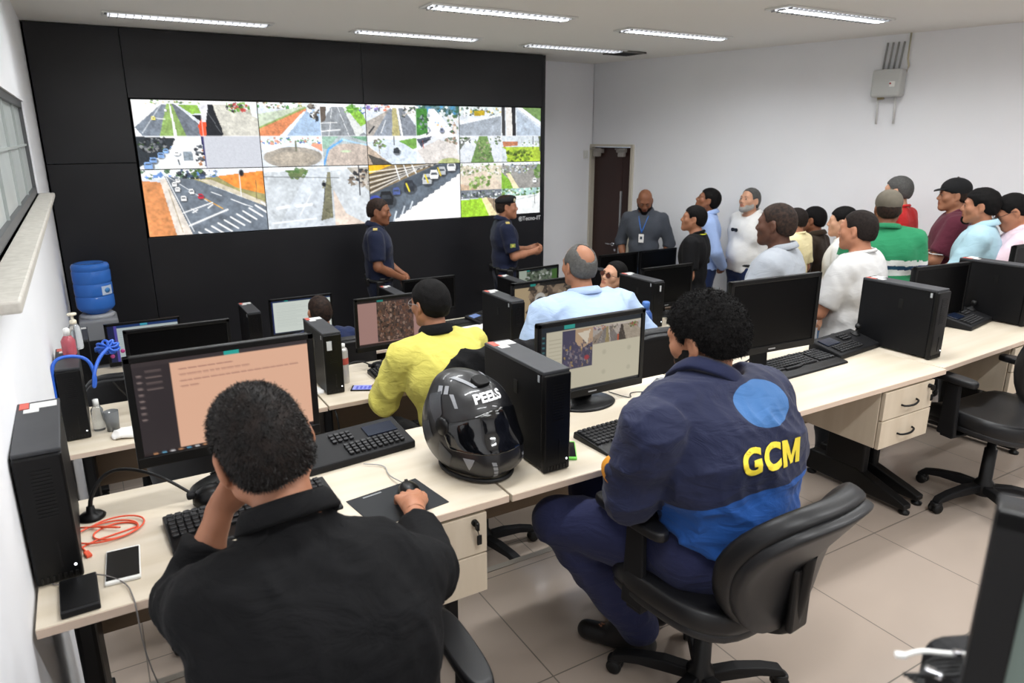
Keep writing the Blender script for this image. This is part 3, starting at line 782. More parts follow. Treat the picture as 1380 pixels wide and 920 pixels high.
# ---------------- ceiling fittings ----------------
ALU = mat('polished_reflector', 'b9bbbd', .25, metal=.9); TUBEM = mat('fluorescent_tube', 'ffffff', .4, emit='f6f8ff', estr=9); TUBED = mat('fluorescent_tube_far', 'ffffff', .4, emit='f6f8ff', estr=.9)
plc = ['above the left part of the video wall', 'above the middle of the video wall', 'in the far corner near the end of the black cladding', 'bright, top centre of the view',
       'second from the right among those in view', 'in the second row near the left wall', 'third row, left', 'third row, centre', 'nearest the right wall at the upper right of the view',
       'fourth row, left', 'fourth row, centre', 'fourth row, right', 'fifth row, left', 'fifth row, centre', 'fifth row, right', 'rear row, left', 'rear row, right']
def make_light():
    t = thing('ceiling_light', '', 'ceiling light')
    m = MB(); w, dd = 1.18, .20
    for s in (-1, 1): m.box((0, s*dd/2, 0), (w+.02, .012, .012)); m.box((s*w/2, 0, 0), (.012, dd, .012))
    m.build('frame', WHITEP, t)
    m = MB(); m.box((0, 0, .004), (w-.01, dd-.01, .003)); m.build('reflector', ALU, t)
    for s in (-1, 1):
        m = MB(); m.cyl((-.56, s*.045, -.006), (.56, s*.045, -.006), .008, seg=8); m.build('tube', TUBEM, t)
    m = MB()
    for k in range(22): m.box((-.55+k*1.1/21, 0, -.010), (.004, dd-.02, .012))
    m.build('louvre', ALU, t)
    return t
LT = make_light(); used = False
LD = {0: 1, 2: 1}
for (x, y), pl in list(zip(LIGHTS, plc)):
    if y < 2.5 or (x, y) in ((.9, 3.3),): continue
    o = LT if not used else copy_tree(LT); used = True
    put(o, (x, y, CEIL-.008), 0, 'recessed louvred ceiling light, '+pl, 'ceiling lights')
    if y > 5.5 and abs(x-2.75) > .1:
        for c in o.children:
            if c.name.startswith('tube'): c.data = c.data.copy(); c.data.materials[0] = TUBED
VENTM = mat('dark_diffuser', '2a2a2a', .6)
for (x, y, s, lb) in ((5.22, 6.45, .30, 'dark square air diffuser in the ceiling above the brown door'),):
    t = thing('air_vent', lb, 'air vent', (x, y, CEIL-.012))
    m = MB()
    for q in (-1, 1): m.box((q*s/2, 0, 0), (.03, s+.03, .014)); m.box((0, q*s/2, 0), (s+.03, .03, .014))
    m.build('frame', mat('vent_frame_grey', '77756f', .5), t)
    m = MB(); m.box((0, 0, .006), (s, s, .004)); m.build('backing', VENTM, t)
    m = MB()
    for k in range(6): m.box((0, -s/2+.03+k*s/6, 0), (s, .006, .016), R=Matrix.Rotation(.6, 3, 'X'))
    m.build('slats', VENTM, t)
# alarm box with conduits on the right wall
t = thing('junction_box', 'pale grey plastic equipment box high on the right wall with conduits above and below', 'equipment box'); t.matrix_world = WRM @ T(3.61, 0, 2.21)
m = MB(); m.box((0, -.065, 0), (.25, .13, .235), bev=.022, seg=4); m.build('case', mat('box_grey', 'c2c3c0', .45), t)
for k in range(4):
    m = MB(); m.cyl((-.085+k*.045, -.014, .11), (-.07+k*.047, -.014, .345), .0085); m.build('conduit', mat('conduit_grey', '9c9c9a', .45), t)
m = MB(); m.tube([(.118, -.02, .42), (.118, -.02, .2), (.135, -.02, .14), (.12, -.02, .09)], .008); m.build('conduit', mat('conduit_cream', 'cfc7ae', .5), t)
for k in (-1, 1):
    m = MB(); m.cyl((k*.075-.005, -.05, -.10), (k*.075+.0, -.03, -.345), .009); m.build('conduit', mat('conduit_white', 'd4d4d2', .45), t)
m = MB(); m.box((.06, -.1325, -.01), (.045, .003, .045)); m.build('sticker', WHITEPAPER, t)
m = MB(); m.lathe([(0, .002), (.008, .002), (.008, 0)], c=(.045, -.134, -.005), R=Matrix.Rotation(PI/2, 3, 'X')); m.build('sticker_mark', mat('red_ink', '9c2a30', .6), t)
m = MB(); m.box((-.05, -.06, -.125), (.05, .04, .02), bev=.004); m.build('cable_gland', mat('gland_tan', '9d8f6a', .5), t)
m = MB(); m.box((.0, -.002, .425), (.18, .02, .02)); m.build('ceiling_entry', mat('gland_tan', '9d8f6a', .5), t)
# ---------------- pictures shown on displays: coloured mesh grids that emit ----------------
SCR = mat('display_picture', '000000', .35, spec=.3, attrcol='picture', estr=1.1)
SCRM = mat('monitor_picture', '000000', .3, spec=.3, attrcol='picture', estr=.62)
class Img:
    def __init__(s, w, h, bg=(1, 1, 1), asp=1.778):
        s.w, s.h = w, h; s.a = np.ones((h, w, 3))*np.array(bg); s.U, s.V = np.meshgrid((np.arange(w)+.5)/w, (np.arange(h)+.5)/h); s.asp = asp
    def mix(s, m, c, al=1):
        c = lin8(c); m = np.clip(m*al, 0, 1)[..., None]; s.a = s.a*(1-m)+np.array(c)*m
    def poly(s, P, c, al=1):
        U, V = s.U, s.V; m = np.zeros(U.shape, bool); n = len(P)
        for i in range(n):
            (x1, y1), (x2, y2) = P[i], P[(i+1) % n]
            if y1 == y2: continue
            cd_ = ((y1 > V) != (y2 > V)) & (U < (x2-x1)*(V-y1)/(y2-y1)+x1); m ^= cd_
        s.mix(m.astype(float), c, al)
    def line(s, p, q, w, c, al=1, w2=None):
        px, py = p; qx, qy = q; dx, dy = (qx-px)*s.asp, qy-py; L2 = dx*dx+dy*dy+1e-9
        t = np.clip(((s.U-px)*s.asp*dx+(s.V-py)*dy)/L2, 0, 1); d = np.hypot((s.U-px)*s.asp-t*dx, s.V-py-t*dy); ww = w+((w2 if w2 is not None else w)-w)*t
        s.mix(np.clip((ww/2-d)*s.h+.5, 0, 1), c, al)
    def ell(s, c_, rx, ry, c, al=1): s.mix(np.clip((1-np.hypot((s.U-c_[0])/rx, (s.V-c_[1])/ry))*min(rx, ry)*s.h+.5, 0, 1), c, al)
    def blot(s, box, n, cols, r=(.01, .03), seed=0):
        q = np.random.RandomState(seed)
        for i in range(n*2):
            x = box[0]+q.rand()*(box[2]-box[0]); y = box[1]+q.rand()*(box[3]-box[1]); rr = r[0]+q.rand()*(r[1]-r[0])
            a0 = q.rand()*6; k_ = 3+q.randint(3); s.poly([(x+.8*rr*(.5+q.rand())*math.cos(a0+6.283*i_/k_), y+1.1*rr*(.5+q.rand())*math.sin(a0+6.283*i_/k_)) for i_ in range(k_)], cols[q.randint(len(cols))], .8)
    def noise(s, am, seed=0):
        q = np.random.RandomState(seed).normal(size=s.a.shape[:2]); q = (q+np.roll(q, 1, 0)+np.roll(q, 1, 1)+np.roll(q, 1, (0, 1)))/2
        s.a = np.clip(s.a+am*q[..., None], 0, 1)
    def car(s, x, y, r, c='f0f2f4'):
        s.ell((x+r*.1, y+r*.4), r*.62, r*.9, '2a2c30', .6); s.poly([(x-r*.45, y+r*.8), (x-r*.5, y), (x-r*.35, y-r*.8), (x+r*.3, y-r*.85), (x+r*.5, y-r*.1), (x+r*.45, y+r*.8)], c); s.poly([(x-r*.38, y+r*.05), (x-r*.3, y-r*.35), (x+r*.28, y-r*.35), (x+r*.38, y+r*.05)], '3a4048', .8)
    def paste(s, im, x0, y0, x1, y1):
        a, b, c, d = int(round(x0*s.w)), int(round(x1*s.w)), int(round(y0*s.h)), int(round(y1*s.h))
        yy = (np.arange(d-c)*im.h//(d-c)).clip(0, im.h-1); xx = (np.arange(b-a)*im.w//(b-a)).clip(0, im.w-1)
        s.a[c:d, a:b] = im.a[yy][:, xx]
def lin8(c): return [int(c[i:i+2], 16)/255 for i in (0, 2, 4)] if isinstance(c, str) else c
G_, DG, GR, GR2, WH, OR, DK, BL, LG = '6f9a3c', '3c5a2a', '8e969e', '5d646e', 'f6f8fa', 'd98a4e', '1d2026', '4a78c0', 'cdd3da'
def P_(w=80, h=45, bg=LG): return Img(w, h, lin8(bg))
def pic(kind, w=80, h=45):
    m = P_(w, h)
    if kind == 'boulevard':
        m.mix(m.V < .16, 'e8eef4'); m.blot((.2, .02, 1, .12), 22, [G_, DG, WH, 'c0b090'], (.01, .03), 1); m.poly([(0, .2), (.42, .12), (.5, .1), (.3, 1), (0, 1)], 'e6eaf0'); m.poly([(.1, 1), (.0, .75), (.42, .12), (.5, .12), (.42, 1)], '737c88')
        m.poly([(.56, .1), (.62, .12), (1.0, .75), (1, 1), (.66, 1)], '6d747f'); m.poly([(.5, .1), (.57, .1), (.74, 1), (.34, 1)], '86a35c'); m.poly([(.535, .1), (.55, .1), (.6, 1), (.55, 1)], 'f4f4f0')
        m.poly([(.65, .12), (.95, .12), (1, .35), (.85, .38)], '86b04a'); m.poly([(.85, .4), (1, .4), (1, .62)], DK); m.line((.3, .5), (.45, .53), .02, WH); m.car(.28, .5, .06, 'e0d060'); m.car(.47, .28, .04); m.line((.42, .12), (.1, .9), .012, WH); m.poly([(.93, .7), (1, .5), (1, 1), (.95, 1)], 'e0502e')
    elif kind == 'street_red':
        m.mix(m.V < 2, 'b9b6ac'); m.poly([(0, .1), (.2, .1), (.35, .95), (.3, 1), (0, 1)], DK); m.poly([(0, .1), (.12, .1), (.03, .8), (0, .9)], 'd8d8dc'); m.poly([(0, .6), (.06, .6), (.04, 1), (0, 1)], 'e0502e'); m.poly([(.2, .1), (.5, .08), (1, .5), (1, 1), (.4, 1)], 'c4c2b8')
        m.mix(m.V < .1, WH); m.blot((.45, .05, .85, .3), 30, [G_, DK, '3d8a2e', WH, 'b83a3a'], (.02, .05), 2); m.line((.1, .3), (.3, .9), .015, 'c8c8c8', .5); m.poly([(.85, .05), (1, .05), (1, .5), (.88, .4)], 'dfe8f2')
    elif kind == 'parked':
        m.mix(m.V < 2, 'dde5ee'); m.poly([(0, 0), (.55, .05), (.6, .2), (.3, .6), (0, .9)], '2c3238'); m.blot((0, .05, .4, .45), 30, ['1b1e22', '5a5f66', '8e8f90', DG], (.02, .05), 3)
        for x, y, r in ((.12, .85, .13), (.2, .7, .11), (.32, .55, .1), (.4, .42, .08), (.5, .35, .06), (.55, .28, .06)): m.car(x, y, r, '7fa3d6')
        m.poly([(.55, .1), (.88, .08), (.98, 1), (.35, 1), (.42, .6)], 'e9f1f8'); m.poly([(.66, .45), (.79, .45), (.8, .72), (.66, .72)], '7f8a94'); m.car(.56, .5, .09); m.blot((.85, .3, .98, .9), 14, [DK, 'a8683c', WH, '4a5058'], (.03, .06), 4); m.line((.57, .7), (.58, .85), .03, DK); m.poly([(.95, .0), (1, 0), (1, 1), (.985, 1)], '2a2a5a')
    elif kind == 'blank': m.mix(m.V < 2, 'bcbfc7')
    elif kind == 'dirt':
        m.mix(m.V < .2, 'dbe4ea'); m.blot((0, .0, .75, .2), 20, ['3c7a34', WH, '5a4a3a', 'd8b890'], (.02, .05), 5); m.poly([(0, .35), (.75, .1), (.8, .15), (0, .95)], 'b9c4b0'); m.poly([(0, .75), (.72, .15), (.78, .2), (.35, 1), (0, 1)], 'd0835a'); m.line((0, .75), (.75, .15), .05, '8aa05e')
        m.poly([(.35, 1), (.78, .2), (1, .2), (1, 1)], '9fb6d0'); m.poly([(.3, 1), (.72, .25), (.76, .25), (.42, 1)], 'e4e9f0'); m.blot((.8, .05, 1, .5), 16, [DK, '4a4038', '8a8478', WH], (.03, .07), 6)
    elif kind == 'highway':
        m.mix(m.V < .12, 'e0ebf2'); m.poly([(0, .6), (.25, .1), (.5, .1), (1, 1), (0, 1)], '858a90'); m.poly([(.5, .1), (.9, .12), (1, .6), (.8, .75)], '8dc04a'); m.poly([(.5, .1), (.55, .1), (.95, .85), (.8, 1), (.75, 1)], 'cfd2d0'); m.blot((.55, .05, .85, .25), 14, ['4f8a2e', '7aa85a'], (.03, .06), 7)
        m.line((.25, .15), (.15, 1), .015, WH); m.line((.38, .12), (.6, 1), .015, WH); m.line((0, .85), (.4, .8), .03, WH); m.line((.0, .6), (.35, .58), .02, WH); m.poly([(.0, .1), (.12, .1), (.1, .5), (0, .6)], '5a5048'); m.blot((.85, .1, 1, .3), 6, ['4060a0', WH], (.03, .06), 8)
    elif kind == 'roundabout':
        m.mix(m.V < .4, 'd8e2ee'); m.blot((0, .05, 1, .25), 26, ['4a6cb0', WH, '5f8f60', 'c0806a'], (.02, .05), 9); m.ell((.5, .68), .48, .34, '9b948a'); m.ell((.5, .72), .36, .22, 'a89e90', .7); m.line((.55, .15), (.55, .45), .05, '6d705c'); m.line((0, .55), (.3, .35), .03, WH); m.poly([(.85, .2), (1, .25), (1, .5), (.8, .3)], 'e09a80')
    elif kind == 'bluecurve':
        m.mix(m.V < 2, 'a8b4b8'); m.ell((.65, .75), .62, .52, 'b9aca2'); m.line((0, .95), (.12, .4), .07, '5a9ad8'); m.line((.12, .42), (.45, .1), .07, '6aaae0'); m.line((.45, .1), (1, .3), .05, 'a8cce8'); m.poly([(0, .0), (.35, 0), (.1, .4), (0, .4)], '8fb0a0'); m.poly([(.6, 0), (1, 0), (1, .18)], '6f9a80'); m.ell((.5, .5), .12, .05, 'b8c8a8')
    elif kind == 'boulevard2':
        m.mix(m.V < .15, 'e6e4e6'); m.blot((0, .0, .5, .2), 20, ['d06a4a', WH, '7a6ab0', '505860'], (.03, .06), 10); m.poly([(0, .55), (.3, .3), (.45, .15), (.6, .15), (.15, 1), (0, 1)], 'a09a94'); m.poly([(.12, 1), (.48, .1), (.95, 1)], '848b96'); m.poly([(.52, .1), (.6, .1), (.66, 1), (.5, 1)], 'b0a878'); m.poly([(.6, .1), (.64, .1), (.72, 1), (.68, 1)], 'f2f2f0'); m.poly([(.64, .1), (.72, .1), (1, .7), (1, 1), (.72, 1)], '7c828c'); m.line((.38, .5), (.28, .9), .02, WH)
        m.poly([(.72, .05), (1, .05), (1, .6), (.9, .45)], 'e4e6e6'); m.blot((.72, .05, 1, .4), 16, [DK, 'b8b0a8', '3a4a38'], (.02, .05), 11); m.line((.05, .9), (.15, .7), .05, DK)
    elif kind == 'whitestreet':
        m.mix(m.V < .3, '5d7a80'); m.blot((.0, .0, 1, .35), 40, ['35604a', '6a8a98', '4a90c0', '2c4a40', WH], (.04, .08), 12); m.poly([(.3, .1), (.42, .1), (.95, 1), (.1, 1)], 'f8fafc'); m.poly([(0, .1), (.25, .1), (.25, .9), (0, 1)], '3e7a34'); m.blot((.05, .3, .3, .9), 14, ['2c3c38', '5aa040', '8890a0'], (.03, .06), 13); m.blot((.7, .3, 1, .9), 18, ['a07858', 'd8d0c8', '486a44', DK], (.03, .07), 14)
        m.car(.58, .8, .1, '8088a0'); m.blot((.4, .5, .7, .7), 8, [WH, '80a8d0', 'c89a60'], (.02, .04), 15)
    elif kind == 'roadcar':
        m.mix(m.V < 2, 'dcdfe2'); m.poly([(0, .2), (.35, .1), (.6, .1), (1, .6), (1, 1), (.45, 1)], 'c9d3de'); m.poly([(0, .3), (.4, .9), (.5, 1), (0, 1)], 'b0a090'); m.poly([(.0, .6), (.35, .85), (.5, 1), (.1, 1)], '4a4844'); m.blot((.1, .1, .35, .4), 12, ['6a8a50', '57503f'], (.03, .05), 16); m.line((.22, .3), (.24, .6), .02, '6a5a48'); m.poly([(.62, .15), (1, .05), (1, .4), (.9, .45)], '6fa04a'); m.car(.57, .5, .13, '2c3238'); m.line((.53, .0), (.53, .3), .03, DK)
    elif kind == 'plaza':
        m.mix(m.V < 2, 'd6dae0'); m.poly([(0, .1), (.35, 0), (.1, .4)], '4a5060'); m.blot((.6, .05, .9, .3), 16, ['8a7060', '5a6a58', 'b8a898'], (.03, .06), 17); m.poly([(.0, .5), (.5, .1), (.9, .3), (1, 1), (.2, 1)], 'cdc8c4'); m.ell((.75, 1.0), .28, .2, 'a8b078'); m.line((.1, .2), (.3, .1), .06, '303640'); m.line((.13, .15), (.15, .4), .03, 'c05040')
    elif kind == 'crossing':
        m.mix(m.V < .3, 'cfd8d8'); m.blot((0, .05, 1, .3), 30, ['4a6a4a', '2c3430', WH, '8a9aa0', 'd8b840'], (.03, .06), 18); m.poly([(.35, .15), (.6, .12), (.6, .3), (.35, .32)], 'a89020'); m.poly([(0, .5), (.6, .38), (1, .3), (1, 1), (0, 1)], '98a0aa'); m.poly([(0, .48), (.55, .36), (.9, .25), (1, .3), (0, .62)], 'dadfe2'); m.line((.12, .0), (.12, .35), .03, WH)
    elif kind == 'posts':
        m.mix(m.V < 2, 'c2cad2'); m.poly([(.0, 0), (.08, 0), (.1, 1), (.02, 1)], '3a3a3c'); m.poly([(.1, 0), (.25, 0), (.3, 1), (.12, 1)], 'd9d6d2'); m.poly([(.25, 0), (.34, 0), (.36, 1), (.28, 1)], '242428'); m.poly([(.36, 0), (.5, 0), (1, .55), (1, .65)], 'eef0f2'); m.poly([(.5, 0), (1, 0), (1, .5)], '6c8a52'); m.poly([(.38, .1), (1, .75), (1, 1), (.38, 1)], 'a8b4c2')
    elif kind == 'median':
        m.mix(m.V < 2, 'cdd2d8'); m.poly([(.45, .0), (.65, .0), (.82, 1), (.25, 1)], '68854e'); m.blot((.35, .1, .75, .95), 40, ['4a6a38', '83a060', '5a6a4a', '9a9080'], (.03, .05), 19); m.poly([(0, .05), (.25, .05), (.1, .3), (0, .5)], '6a7068'); m.blot((0, .05, .25, .25), 8, [DK, DG, WH], (.03, .05), 20); m.blot((.85, 0, 1, .3), 6, [DG, WH, '4a5a3a'], (.03, .05), 21)
    elif kind == 'lawn':
        m.mix(m.V < 2, 'c8d0d6'); m.poly([(.02, .2), (.4, .2), (.4, .35), (.05, .4)], 'b87858'); m.poly([(0, .4), (1, .4), (1, 1), (.15, 1), (.1, .5)], 'a0b83c'); m.blot((.15, .55, .75, 1), 30, ['3a4a1e', '55702a', '7a9a30'], (.03, .07), 22); m.line((.8, 0), (.8, .5), .025, DK); m.poly([(.93, 0), (1, 0), (1, .6), (.96, .6)], '505a40'); m.blot((.5, .15, .95, .35), 10, [DG, '90a080', WH], (.02, .04), 23)
    elif kind == 'bigroad':
        m.mix(m.V < .14, 'dfe8f0'); m.blot((0, .0, .6, .14), 20, [WH, '3a5a3a', '556', '4a78c0', 'b84a3a'][:2]+['8890a0', '4a78c0'], (.02, .04), 24)
        m.poly([(0, .16), (.2, .2), (.28, 1), (0, 1)], 'cf8a58'); m.poly([(.14, .15), (.2, .12), (.36, 1), (.22, 1)], 'd8d0c6'); m.poly([(.18, .1), (.42, .16), (1, .62), (1, 1), (.35, 1)], '6a737e'); m.poly([(.4, .15), (1, .08), (1, .58)], '9a9464'); m.poly([(.6, .12), (1, .05), (1, .42), (.75, .3)], 'e08a3e')
        m.poly([(.45, .17), (.55, .17), (1, .55), (1, .62)], 'c9c0ac'); m.line((.19, .1), (.36, .95), .012, WH); m.line((.2, .1), (.5, .5), .008, WH); m.line((.45, .42), (.62, .62), .014, 'e0a040')
        m.line((.29, .66), (.54, .52), .018, WH); m.line((.33, .86), (.66, .64), .026, WH); m.line((.54, .36), (.62, .42), .012, WH); m.line((.7, .48), (.82, .58), .014, WH); m.line((.8, .56), (.88, .62), .01, WH)
        for k in range(13):
            x = .40+k*.056; y = .97-k*.042
            m.line((x, y), (x+.11, y+.14), .026, WH)
        for x, y, c in ((.27, .30, WH), (.25, .22, WH), (.31, .44, WH), (.38, .34, WH), (.45, .42, 'b0283a'), (.28, .17, WH)): m.car(x, y, .038+.04*(y-.2), c)
        m.line((.37, .66), (.41, .62), .02, WH); m.line((.36, .6), (.40, .66), .01, WH); m.line((.5, .6), (.54, .55), .02, WH); m.line((.79, .05), (.79, .45), .012, WH); m.ell((.81, .08), .02, .05, DK); m.line((.93, .2), (.92, .5), .008, '5a4a3a'); m.blot((.3, .02, .5, .14), 12, [DK, DG, '3a4a6a'], (.02, .04), 26)
        m.line((.2, .3), (.27, .95), .008, '8a7a5a')
    elif kind == 'median2':
        m.mix(m.V < .08, 'd8dee4'); m.mix(m.V >= .08, 'b9bfc4'); m.poly([(.2, .06), (.42, .05), (.3, .22)], '6d7a50'); m.blot((.22, .04, .4, .18), 12, ['4a6a3a', '6a7a50'], (.02, .04), 27); m.poly([(.42, .05), (.6, .02), (.62, .1), (.52, 1), (.08, 1)], 'c5ccd3'); m.poly([(.59, .1), (.62, .1), (.62, .86), (.50, .9)], '7a7862')
        m.blot((.54, .2, .62, .85), 20, ['6a6850', '8a8a6a', '5a5a48'], (.01, .02), 28); m.poly([(.64, .08), (.8, .05), (1, .5), (1, 1), (.64, 1)], 'c9cfd4'); m.poly([(.64, .4), (.75, .8), (.95, 1), (.64, 1)], 'dcc4b0', .7); m.line((.56, .3), (.54, .6), .01, DK); m.ell((.55, .3), .02, .035, DK); m.line((0, .15), (.7, .2), .008, '4a4c50'); m.line((.05, .9), (.45, .86), .018, WH)
        m.line((.1, .66), (.2, .64), .05, 'eef2f4', .8); m.line((.28, .64), (.42, .62), .05, 'eef2f4', .8); m.line((.3, .8), (.42, .45), .012, WH); m.poly([(.78, .03), (1, .03), (1, .45)], 'a9a49a'); m.blot((.8, .04, 1, .35), 18, [DK, 'c0b8b0', '7a6a5a'], (.02, .04), 29); m.line((.9, .0), (.9, .5), .02, '3a3a40'); m.line((.1, .04), (.28, .02), .03, WH)
    elif kind == 'parking':
        m.mix(m.V < 2, '5c6570'); m.poly([(0, 0), (.75, 0), (0, .5)], '7d6c50'); m.poly([(0, 0), (.25, 0), (0, .16)], 'e8b020')
        for k in range(9): m.line((0, .12+k*.045), (.75-k*.03, .0+k*.012), .018, '2c2c2e' if k % 2 else 'd6d2cc')
        for k in range(3): m.line((.28+k*.09, .02), (.32+k*.09, .26-k*.05), .025, 'd8dadc')
        m.poly([(0, .5), (.75, .02), (1, .0), (1, .1), (0, .72)], '474f59'); m.poly([(0, .74), (1, .1), (1, .2), (.62, .5), (.3, .78), (.1, 1), (0, 1)], '5e6873')
        P = [(.25, 1)]
        for k in range(12): x = .25+k*.065; y = 1-k*.068; P += [(x, y-.05), (x+.05, y-.07)]
        m.poly(P+[(1.0, .15), (1, 1)], 'fbfbfa'); m.line((.78, .42), (.86, .34), .012, WH)
        for x, y, r, c in ((.17, .58, .15, '1c1e22'), (.28, .46, .08, '4a5a90'), (.42, .38, .12, '2c3038'), (.62, .27, .11, 'c0c4c8'), (.70, .19, .1, 'e8ecee'), (.79, .13, .09, 'b0b4b8'), (.9, .05, .1, 'd8dadc')): m.car(x, y, r, c)
        for x, y in ((.39, .34), (.6, .2), (.745, .08)): m.line((x, y), (x+.03, y+.13), .03, 'e0c838')
        for k in range(3): m.line((.24+k*.09, .98-k*.1), (.27+k*.09, .82-k*.08), .03, 'c8d0d8')
        m.ell((.05, .62), .07, .1, '3a4aa0')
    elif kind == 'carpark':
        m.mix(m.V < .1, 'e4ecee'); m.mix(m.V >= .1, 'c9c2b0'); m.blot((0, .05, 1, .45), 60, [WH, '5a6a4a', '8fa060', 'b8b0a0', '6a8a40', 'd8d8d8'], (.02, .05), 30); m.poly([(.0, .5), (.6, .3), (1, .8), (1, 1), (0, 1)], 'cdbfae'); m.poly([(.0, .75), (.4, .9), (.35, 1), (0, 1)], 'b8a088'); m.blot((.2, .5, .7, .9), 22, ['82a04a', '5a7a38', 'a0b878'], (.03, .07), 31)
    elif kind == 'carpark2':
        m.mix(m.V < .1, 'dde6ea'); m.mix(m.V >= .1, '8e8c88'); m.blot((0, .05, 1, .4), 60, [WH, '8a9aa8', '4a5058', 'c0c8d0', '6a8a50'], (.02, .04), 32); m.poly([(0, .35), (.35, .95), (.2, 1), (0, 1)], '7fae3c'); m.poly([(.1, .4), (.2, .4), (.45, 1), (.3, 1)], 'ddd0ac'); m.blot((.85, .1, 1, .6), 14, ['5a7a40', '7a9a58'], (.04, .07), 33); m.car(.85, .7, .1)
    elif kind == 'field':
        m.mix(m.V < .3, '6a7078'); m.blot((0, .05, 1, .3), 30, [DK, WH, '5a6a58', 'a0a8b0'], (.02, .05), 34); m.poly([(0, .35), (.5, .3), (.7, 1), (0, 1)], '96c436'); m.poly([(.5, .3), (.62, .28), (.9, 1), (.68, 1)], 'ddd0a4'); m.poly([(.62, .28), (1, .4), (1, 1), (.9, 1)], '9a8670'); m.line((.8, 0), (.8, .7), .02, DK); m.car(.95, .55, .12)
    elif kind == 'road2':
        m.mix(m.V < .3, 'a8c8c0'); m.blot((0, .0, 1, .3), 24, [DG, WH, '7fa060', '98b0c0'], (.03, .06), 35); m.poly([(0, .3), (1, .25), (1, 1), (0, 1)], 'd9dcdc'); m.line((0, .5), (.9, .3), .02, 'a8b0b0'); m.line((.85, .2), (.85, .6), .02, DK); m.blot((.0, .2, .2, .7), 10, [DG, '6a8a40'], (.04, .07), 36)
    if kind != 'blank':
        q = np.random.RandomState(len(kind)*7+ord(kind[0])); f_ = np.zeros((h, w))
        for n_, am_ in ((5, .05), (12, .06), (30, .07)):
            g = q.normal(size=(n_+2, int(n_*1.7)+2)); yy = np.linspace(0, n_, h); xx = np.linspace(0, int(n_*1.7), w); y0 = yy.astype(int); x0 = xx.astype(int); fy = (yy-y0)[:, None]; fx = (xx-x0)[None]
            f_ += am_*((g[y0][:, x0]*(1-fx)+g[y0][:, x0+1]*fx)*(1-fy)+(g[y0+1][:, x0]*(1-fx)+g[y0+1][:, x0+1]*fx)*fy)
        mid = 1-np.abs(m.a.mean(-1)-.5)*1.2
        m.a = np.clip(m.a*(1+(f_*mid)[..., None]), 0, 1)
    m.noise(.009, abs(hash(kind)) % 1000 if False else sum(map(ord, kind))); return m
def screen_obj(name, im, w, h, m, parent=None, M=None, gain=1.0):
    """a flat display face of w x h metres facing -Y, one vertex colour per picture dot"""
    H_, W_ = im.h, im.w
    xs = np.linspace(-w/2, w/2, W_); zs = np.linspace(h/2, -h/2, H_)
    X, Z = np.meshgrid(xs, zs); V = np.stack([X, 0*X, Z], -1).reshape(-1, 3)
    i = np.arange(H_-1)[:, None]*W_+np.arange(W_-1)[None]; Q = np.stack([i, i+W_, i+W_+1, i+1], -1).reshape(-1, 4)
    o = npmesh(name, V, Q, m, parent); me = o.data
    a = me.color_attributes.new('picture', 'FLOAT_COLOR', 'POINT'); c = np.clip(im.a.reshape(-1, 3), 0, 1); c = np.where(c <= .04045, c/12.92, ((c+.055)/1.055)**2.4)*gain
    a.data.foreach_set('color', np.concatenate([c, np.ones((len(c), 1))], 1).astype(np.float32).ravel())
    if M is not None: o.matrix_local = M
    return o
# ---- the 4 x 2 video wall ----
TOP = [('boulevard', 'street_red', 'parked', 'blank'), ('dirt', 'highway', 'roundabout', 'bluecurve'), ('boulevard2', 'whitestreet', 'roadcar', 'plaza'), ('crossing', 'posts', 'median', 'lawn')]
BOT = ['bigroad', 'median2', 'parking', ('carpark', 'carpark2', 'field', 'road2')]
DW, DH = (SX1-SX0)/4, (SZ1-SZ0)/2
lbl = {(0, 0): 'leftmost display in the video wall\'s top row, with a plain grey feed in it', (1, 0): 'top row display with a round traffic island in a lower feed',
       (2, 0): 'top row display of the video wall with a white hazy street feed', (3, 0): 'rightmost display of the top row of the video wall, green lawn in one feed',
       (0, 1): 'bottom left display of the video wall showing a highway with a zebra crossing', (1, 1): 'bottom row display showing a pale avenue split by a planted median',
       (2, 1): 'bottom row display showing cars parked beside a slatted yellow building', (3, 1): 'bottom right display of the video wall split into four car park feeds'}
for c in range(4):
    for r in range(2):
        im = Img(160, 90)
        q = TOP[c] if r == 0 else BOT[c]
        if isinstance(q, tuple):
            sp = .52 if r == 0 else .5; xs = (.53, .56, .52, .5)[c] if r == 0 else .5
            for k, kd in enumerate(q):
                x0, x1 = (0, xs) if k % 2 == 0 else (xs, 1); y0, y1 = (0, sp) if k < 2 else (sp, 1)
                im.paste(pic(kd, 84, 47), x0, y0, x1, y1)
            if r == 0: im.line((0, sp), (1, sp), .008, 'e8e8ee'); im.line((xs, 0), (xs, 1), .008, 'e8e8ee')
        else: im.paste(pic(q, 160, 90), 0, 0, 1, 1)
        im.a = np.clip(im.a*1.12+.02, 0, 1)
        t = thing('video_wall_display', lbl[(c, r)], 'video display', (SX0+DW*(c+.5), YP-.004, SZ1-DH*(r+.5)), 0, 'displays of the video wall')
        m = MB(); m.box((0, .035, 0), (DW-.0015, .06, DH-.0015), bev=.002); m.build('housing', SCREENBEZ, t)
        screen_obj('screen', im, DW-.007, DH-.007, SCR, t, T(0, .0035, 0))
m = MB(); m.box((0, 0, 0), (.27, .002, .05)); 
lg = thing('wall_logo', 'white lettering with a round mark on black cladding below the displays\' right end', 'sign', (4.40, YP-.002, .845))
m.bm.free()
LWH = mat('logo_white', 'e8e8ea', .5)
place_text('lettering', 'Tecno-IT', .066, LWH, lg, T(.035, 0, 0) @ RX(PI/2), bold=.0006)
m = MB(); m.tube([(.024*math.cos(a), 0, .024*math.sin(a)) for a in np.linspace(0, 2*PI, 20, endpoint=False)], .003, seg=6, closed=True)
